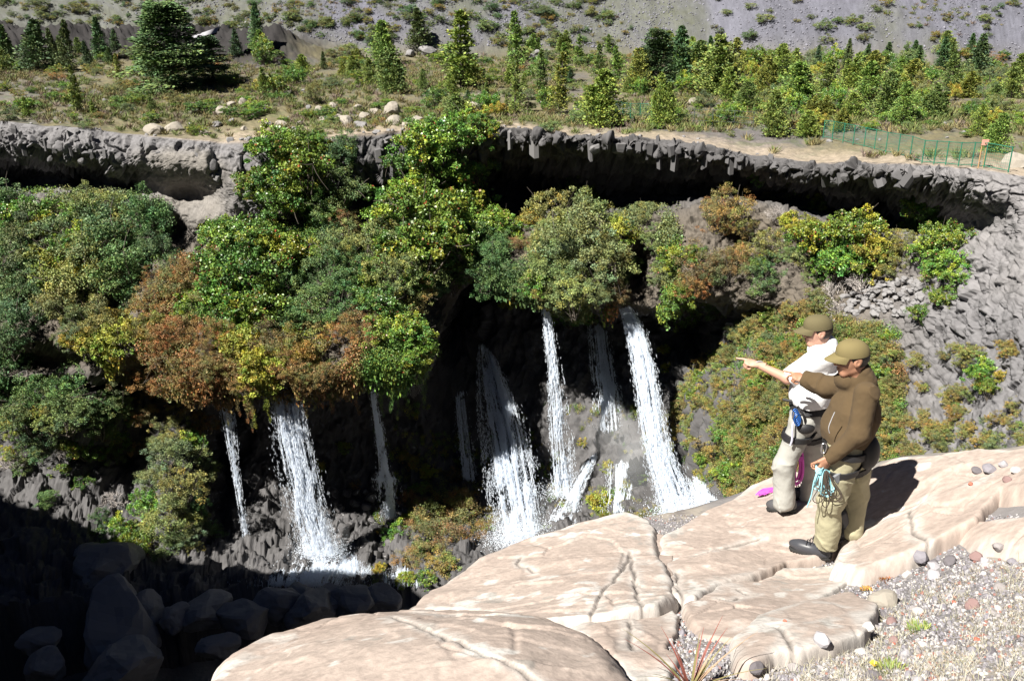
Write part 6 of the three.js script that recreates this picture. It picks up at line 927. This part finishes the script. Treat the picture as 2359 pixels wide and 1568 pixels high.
// --- the man in the white shirt ---
{
  const d = -feet.A.z, c = (px, py, o = 0) => TO(px, py, d + o);
  const J = {
    root: feet.A.clone(), head: c(1884, 763, 0.1), face: V(-1, -0.12, -0.06), headUp: V(-0.08, 1, 0.02), chest: c(1898, 838, 0.1), belly: c(1866, 895, 0.06), pelvis: c(1862, 952, 0.06), hs: 0.97,
    shN: c(1893, 826, -0.04), elN: c(1815, 872, 0.05), wrN: c(1744, 839, 0.16), shF: c(1905, 826, 0.3), elF: c(1912, 890, 0.36), wrF: c(1885, 930, 0.34),
    hipN: c(1850, 972, -0.02), knN: c(1806, 1070, 0.0), anN: c(1806, 1156, 0.0), hipF: c(1874, 972, 0.16), knF: c(1870, 1070, 0.2), anF: c(1868, 1150, 0.2),
    skin: mat([0.46, 0.26, 0.19], 0.55), hairM: mat([0.03, 0.02, 0.014], 0.7), capM: mat([0.105, 0.088, 0.042], 0.9),
  };
  const dirN = c(1696, 829, 0.22).sub(J.wrN), dirF = c(1870, 950, 0.3).sub(J.wrF);
  J.hands = [handGeo(frame(J.wrN, dirN, V(-0.05, 1, 0.3)), [FLAT, [1.1, 1.4, 0.9], FIST, FIST], 0.5, 1), handGeo(frame(J.wrF, dirF, V(0, 0, -1)), [[0.6, 0.7, 0.5], [0.6, 0.7, 0.5], [0.6, 0.7, 0.5], [0.6, 0.7, 0.5]], 0.5, 1)];
  const { G, put } = person(J);
  const tor = [[c(1904, 828, 0.1), c(1886, 868, 0.08), 0.14, 0.15], [c(1886, 868, 0.08), c(1866, 905, 0.06), 0.15, 0.145], [c(1866, 905, 0.06), c(1866, 925, 0.06), 0.145, 0.14]];
  const torF = wideZ(tor, 0.05, J.chest.z, 0.82), sl = chain([[J.shN, J.elN, 0.098, 0.072]], 0.02), sf = chain([[J.shF, J.elF, 0.09, 0.07]], 0.02), belt = c(1866, 924, 0.06), eN = J.elN.clone().sub(J.shN), lenN = eN.length(); eN.normalize(); const eF = J.elF.clone().sub(J.shF).normalize();
  const collar = chain([[c(1898, 806, 0.1), c(1908, 792, 0.1), 0.085, 0.068], [c(1898, 806, 0.1), c(1880, 803, 0.1), 0.08, 0.062]], 0.02);
  const sh = cloth((x, y, z) => { let t = Math.max(torF(x, y, z), belt.y - y); let a = sl(x, y, z); a = Math.max(a, (x - J.elN.x) * eN.x + (y - J.elN.y) * eN.y + (z - J.elN.z) * eN.z + 0.02, -(Math.hypot(x - J.elN.x, y - J.elN.y, z - J.elN.z) - 0.05)); let b = Math.max(sf(x, y, z), (x - J.elF.x) * eF.x + (y - J.elF.y) * eF.y + (z - J.elF.z) * eF.z + 0.03); return smin(smin(smin(t, a, 0.05), b, 0.04), collar(x, y, z), 0.025); }, 0.014, 7, 21, 0.7);
  put(G, 'shirt', netMesh(sh, V(J.elN.x - 0.1, belt.y - 0.05, J.shF.z - 0.2), V(J.chest.x + 0.26, J.head.y - 0.02, J.shN.z + 0.16), 0.0095), new THREE.MeshStandardMaterial({ color: lin(0.68, 0.69, 0.71), roughness: 0.9 }));
  const wp = J.wrN.clone().addScaledVector(dirN.clone().normalize(), -0.015), w = put(G, 'watch', tube(ringAround(wp, dirN, 0.033, 0.031), 0.007, 40, 8, true), mat([0.25, 0.25, 0.27], 0.4));
  const tr = [[J.pelvis, J.hipN, 0.145, 0.11], [J.pelvis, J.hipF, 0.145, 0.11], [J.hipN, J.knN, 0.108, 0.083], [J.knN, J.anN, 0.083, 0.078], [J.hipF, J.knF, 0.106, 0.08], [J.knF, J.anF, 0.08, 0.075]];
  const trF = chain(tr, 0.035), aN = J.anN.clone().sub(J.knN).normalize(), aF = J.anF.clone().sub(J.knF).normalize();
  const trC = cloth((x, y, z) => { const near = (x - J.anN.x) * aN.x + (y - J.anN.y) * aN.y + (z - J.anN.z) * aN.z - 0.05, far = (x - J.anF.x) * aF.x + (y - J.anF.y) * aF.y + (z - J.anF.z) * aF.z - 0.05; return Math.max(trF(x, y, z), z > (J.anN.z + J.anF.z) / 2 ? near : far, y - belt.y - 0.004); }, 0.022, 8, 31, 1.1);
  const [l1, h1] = bounds(tr, 0.04); put(G, 'trousers', netMesh(trC, l1, h1, 0.0095), new THREE.MeshStandardMaterial({ color: lin(0.33, 0.33, 0.31), roughness: 0.95 }));
  for (const [hp, tp] of [[feet.A, feet.AT], [grounded(V(J.anF.x + 0.05, 0, J.anF.z)), grounded(V(J.anF.x - 0.2, 0, J.anF.z - 0.1))]]) { const dv = tp.clone().sub(hp).normalize(), b = bootGeo(hp.clone().addScaledVector(dv, -0.03).add(V(0, 0.004, 0)), hp.clone().addScaledVector(dv, 0.27).add(V(0, 0.004, 0)), V(0, 1, 0), 0.1); const bt = put(G, 'boot', b.upper, mat([0.07, 0.07, 0.075], 0.6)); put(bt, 'sole', b.sole, M_SOLE); put(bt, 'laces', b.laces, M_BLACK); }
  const WY = c(1864, 934, 0.06).y;
  const bands = (x, y, z) => { const t = trF(x, y, z) - 0.012; if (t > 0.03 || t < -0.03) return Math.abs(t) + 0.01; let w = Math.abs(y - WY + 0.1 * (x - J.pelvis.x)) - 0.024; for (const [h, k] of [[J.hipN, J.knN], [J.hipF, J.knF]]) { const m = h.clone().lerp(k, 0.3), a = k.clone().sub(h).normalize(), e = (x - m.x) * a.x + (y - m.y) * a.y + (z - m.z) * a.z, rr = cone(x, y, z, h, k, 0.13, 0.11); if (rr < 0.02) w = Math.min(w, Math.abs(e + 0.25 * (x - m.x)) - 0.026); } return Math.max(Math.abs(t + 0.004) - 0.008, w); };
  const hn = [netMesh(bands, l1, h1, 0.007), ...[tube([c(1838, 935, -0.1), c(1850, 955, -0.13), c(1858, 985, -0.11)], 0.009, 20, 6), tube([c(1828, 925, 0.0), c(1815, 922, 0.02), c(1804, 920, 0.04)], 0.012, 12, 6)].map((g) => g)];
  const hb = put(G, 'harness', mergeGeometries(hn), M_BLACK);
  { const q = c(1856, 985, -0.1), bag = netMesh((x, y, z) => ell(x, y, z, q.x, q.y, q.z, 0.07, 0.05, 0.05), V(q.x - 0.1, q.y - 0.08, q.z - 0.08), V(q.x + 0.1, q.y + 0.08, q.z + 0.08), 0.008); put(hb, 'gear_pouch', bag, M_BLACK); }
  add(G, 'person', 'man in white short sleeved shirt and olive cap pointing across the canyon', 'person');
  { const K = new THREE.Group(), q = c(1832, 955, -0.12); K.position.copy(q); const g = []; for (let i = 0; i < 4; i++) g.push(tube(ringAround(V(0.006 * i, -0.012 * i, 0.006 * i), V(0.3 * (i - 1.5), 0.25, 1), 0.022, 0.045), 0.005, 36, 7, true)); part(K, 'frame', mergeGeometries(g), M_BLUE); part(K, 'gate', tube([V(-0.02, 0.03, 0.01), V(-0.02, -0.03, 0.01)], 0.006, 6, 8), M_STEEL); add(K, 'carabiner', 'cluster of blue carabiners on the white shirted man\'s harness', 'carabiner'); }
  { const K = new THREE.Group(), q = c(1826, 985, -0.12); K.position.copy(q); part(K, 'webbing', tube([V(0, 0.05, 0), V(-0.004, -0.02, 0.01), V(0.004, -0.1, 0.01), V(0.0, -0.15, 0)], 0.009, 24, 6), mat([0.5, 0.5, 0.62], 0.7)); add(K, 'sling', 'pale webbing sling hanging from the white shirted man\'s harness', 'sling'); }
  const r = RNG(71);
  { const K = new THREE.Group(), q = c(1843, 1035, 0.06); K.position.copy(q); const g = []; for (let i = 0; i < 9; i++) { const o = gauss(r) * 0.012, w = 0.012 + 0.022 * r(), l = 0.27 + 0.06 * r(), z = gauss(r) * 0.03; g.push(tube([V(o, 0, z), V(o - w, -l * 0.4, z), V(o - w * 1.1, -l * 0.85, z + 0.01), V(o, -l, z + 0.01), V(o + w * 1.1, -l * 0.85, z), V(o + w, -l * 0.4, z)], 0.0052, 50, 6, true)); } for (let i = 0; i < 4; i++) g.push(tube(ringAround(V(0, -0.05 - i * 0.012, 0), V(0, 1, 0.1), 0.024, 0.03), 0.0052, 24, 6, true)); part(K, 'rope', mergeGeometries(g), M_PINK); add(K, 'pink_rope', 'long hank of pink rope hanging behind the white shirted man\'s leg', 'rope'); }
  { const p = hitNearTop(1766, 1138), K = new THREE.Group(); K.position.copy(p); const g = []; for (let i = 0; i < 8; i++) { const o = V(gauss(r) * 0.035, 0.008 + 0.018 * r(), gauss(r) * 0.02), a = 0.4 + 0.25 * gauss(r), l = 0.08 + 0.06 * r(); g.push(tube([o.clone().add(V(-l * Math.cos(a), 0, l * Math.sin(a))), o.clone().add(V(0, 0.012, 0.015)), o.clone().add(V(l * Math.cos(a), 0, -l * Math.sin(a))), o.clone().add(V(0, 0.006, -0.03))], 0.0045, 40, 6, true)); } part(K, 'rope', mergeGeometries(g), M_PINK); add(K, 'pink_rope', 'bundle of pink rope lying on the slab by the white shirted man\'s boot', 'rope'); }
}
scene.traverse((o) => { if (o.isMesh) { o.castShadow = true; o.receiveShadow = true; } });
renderer.render(scene, camera);
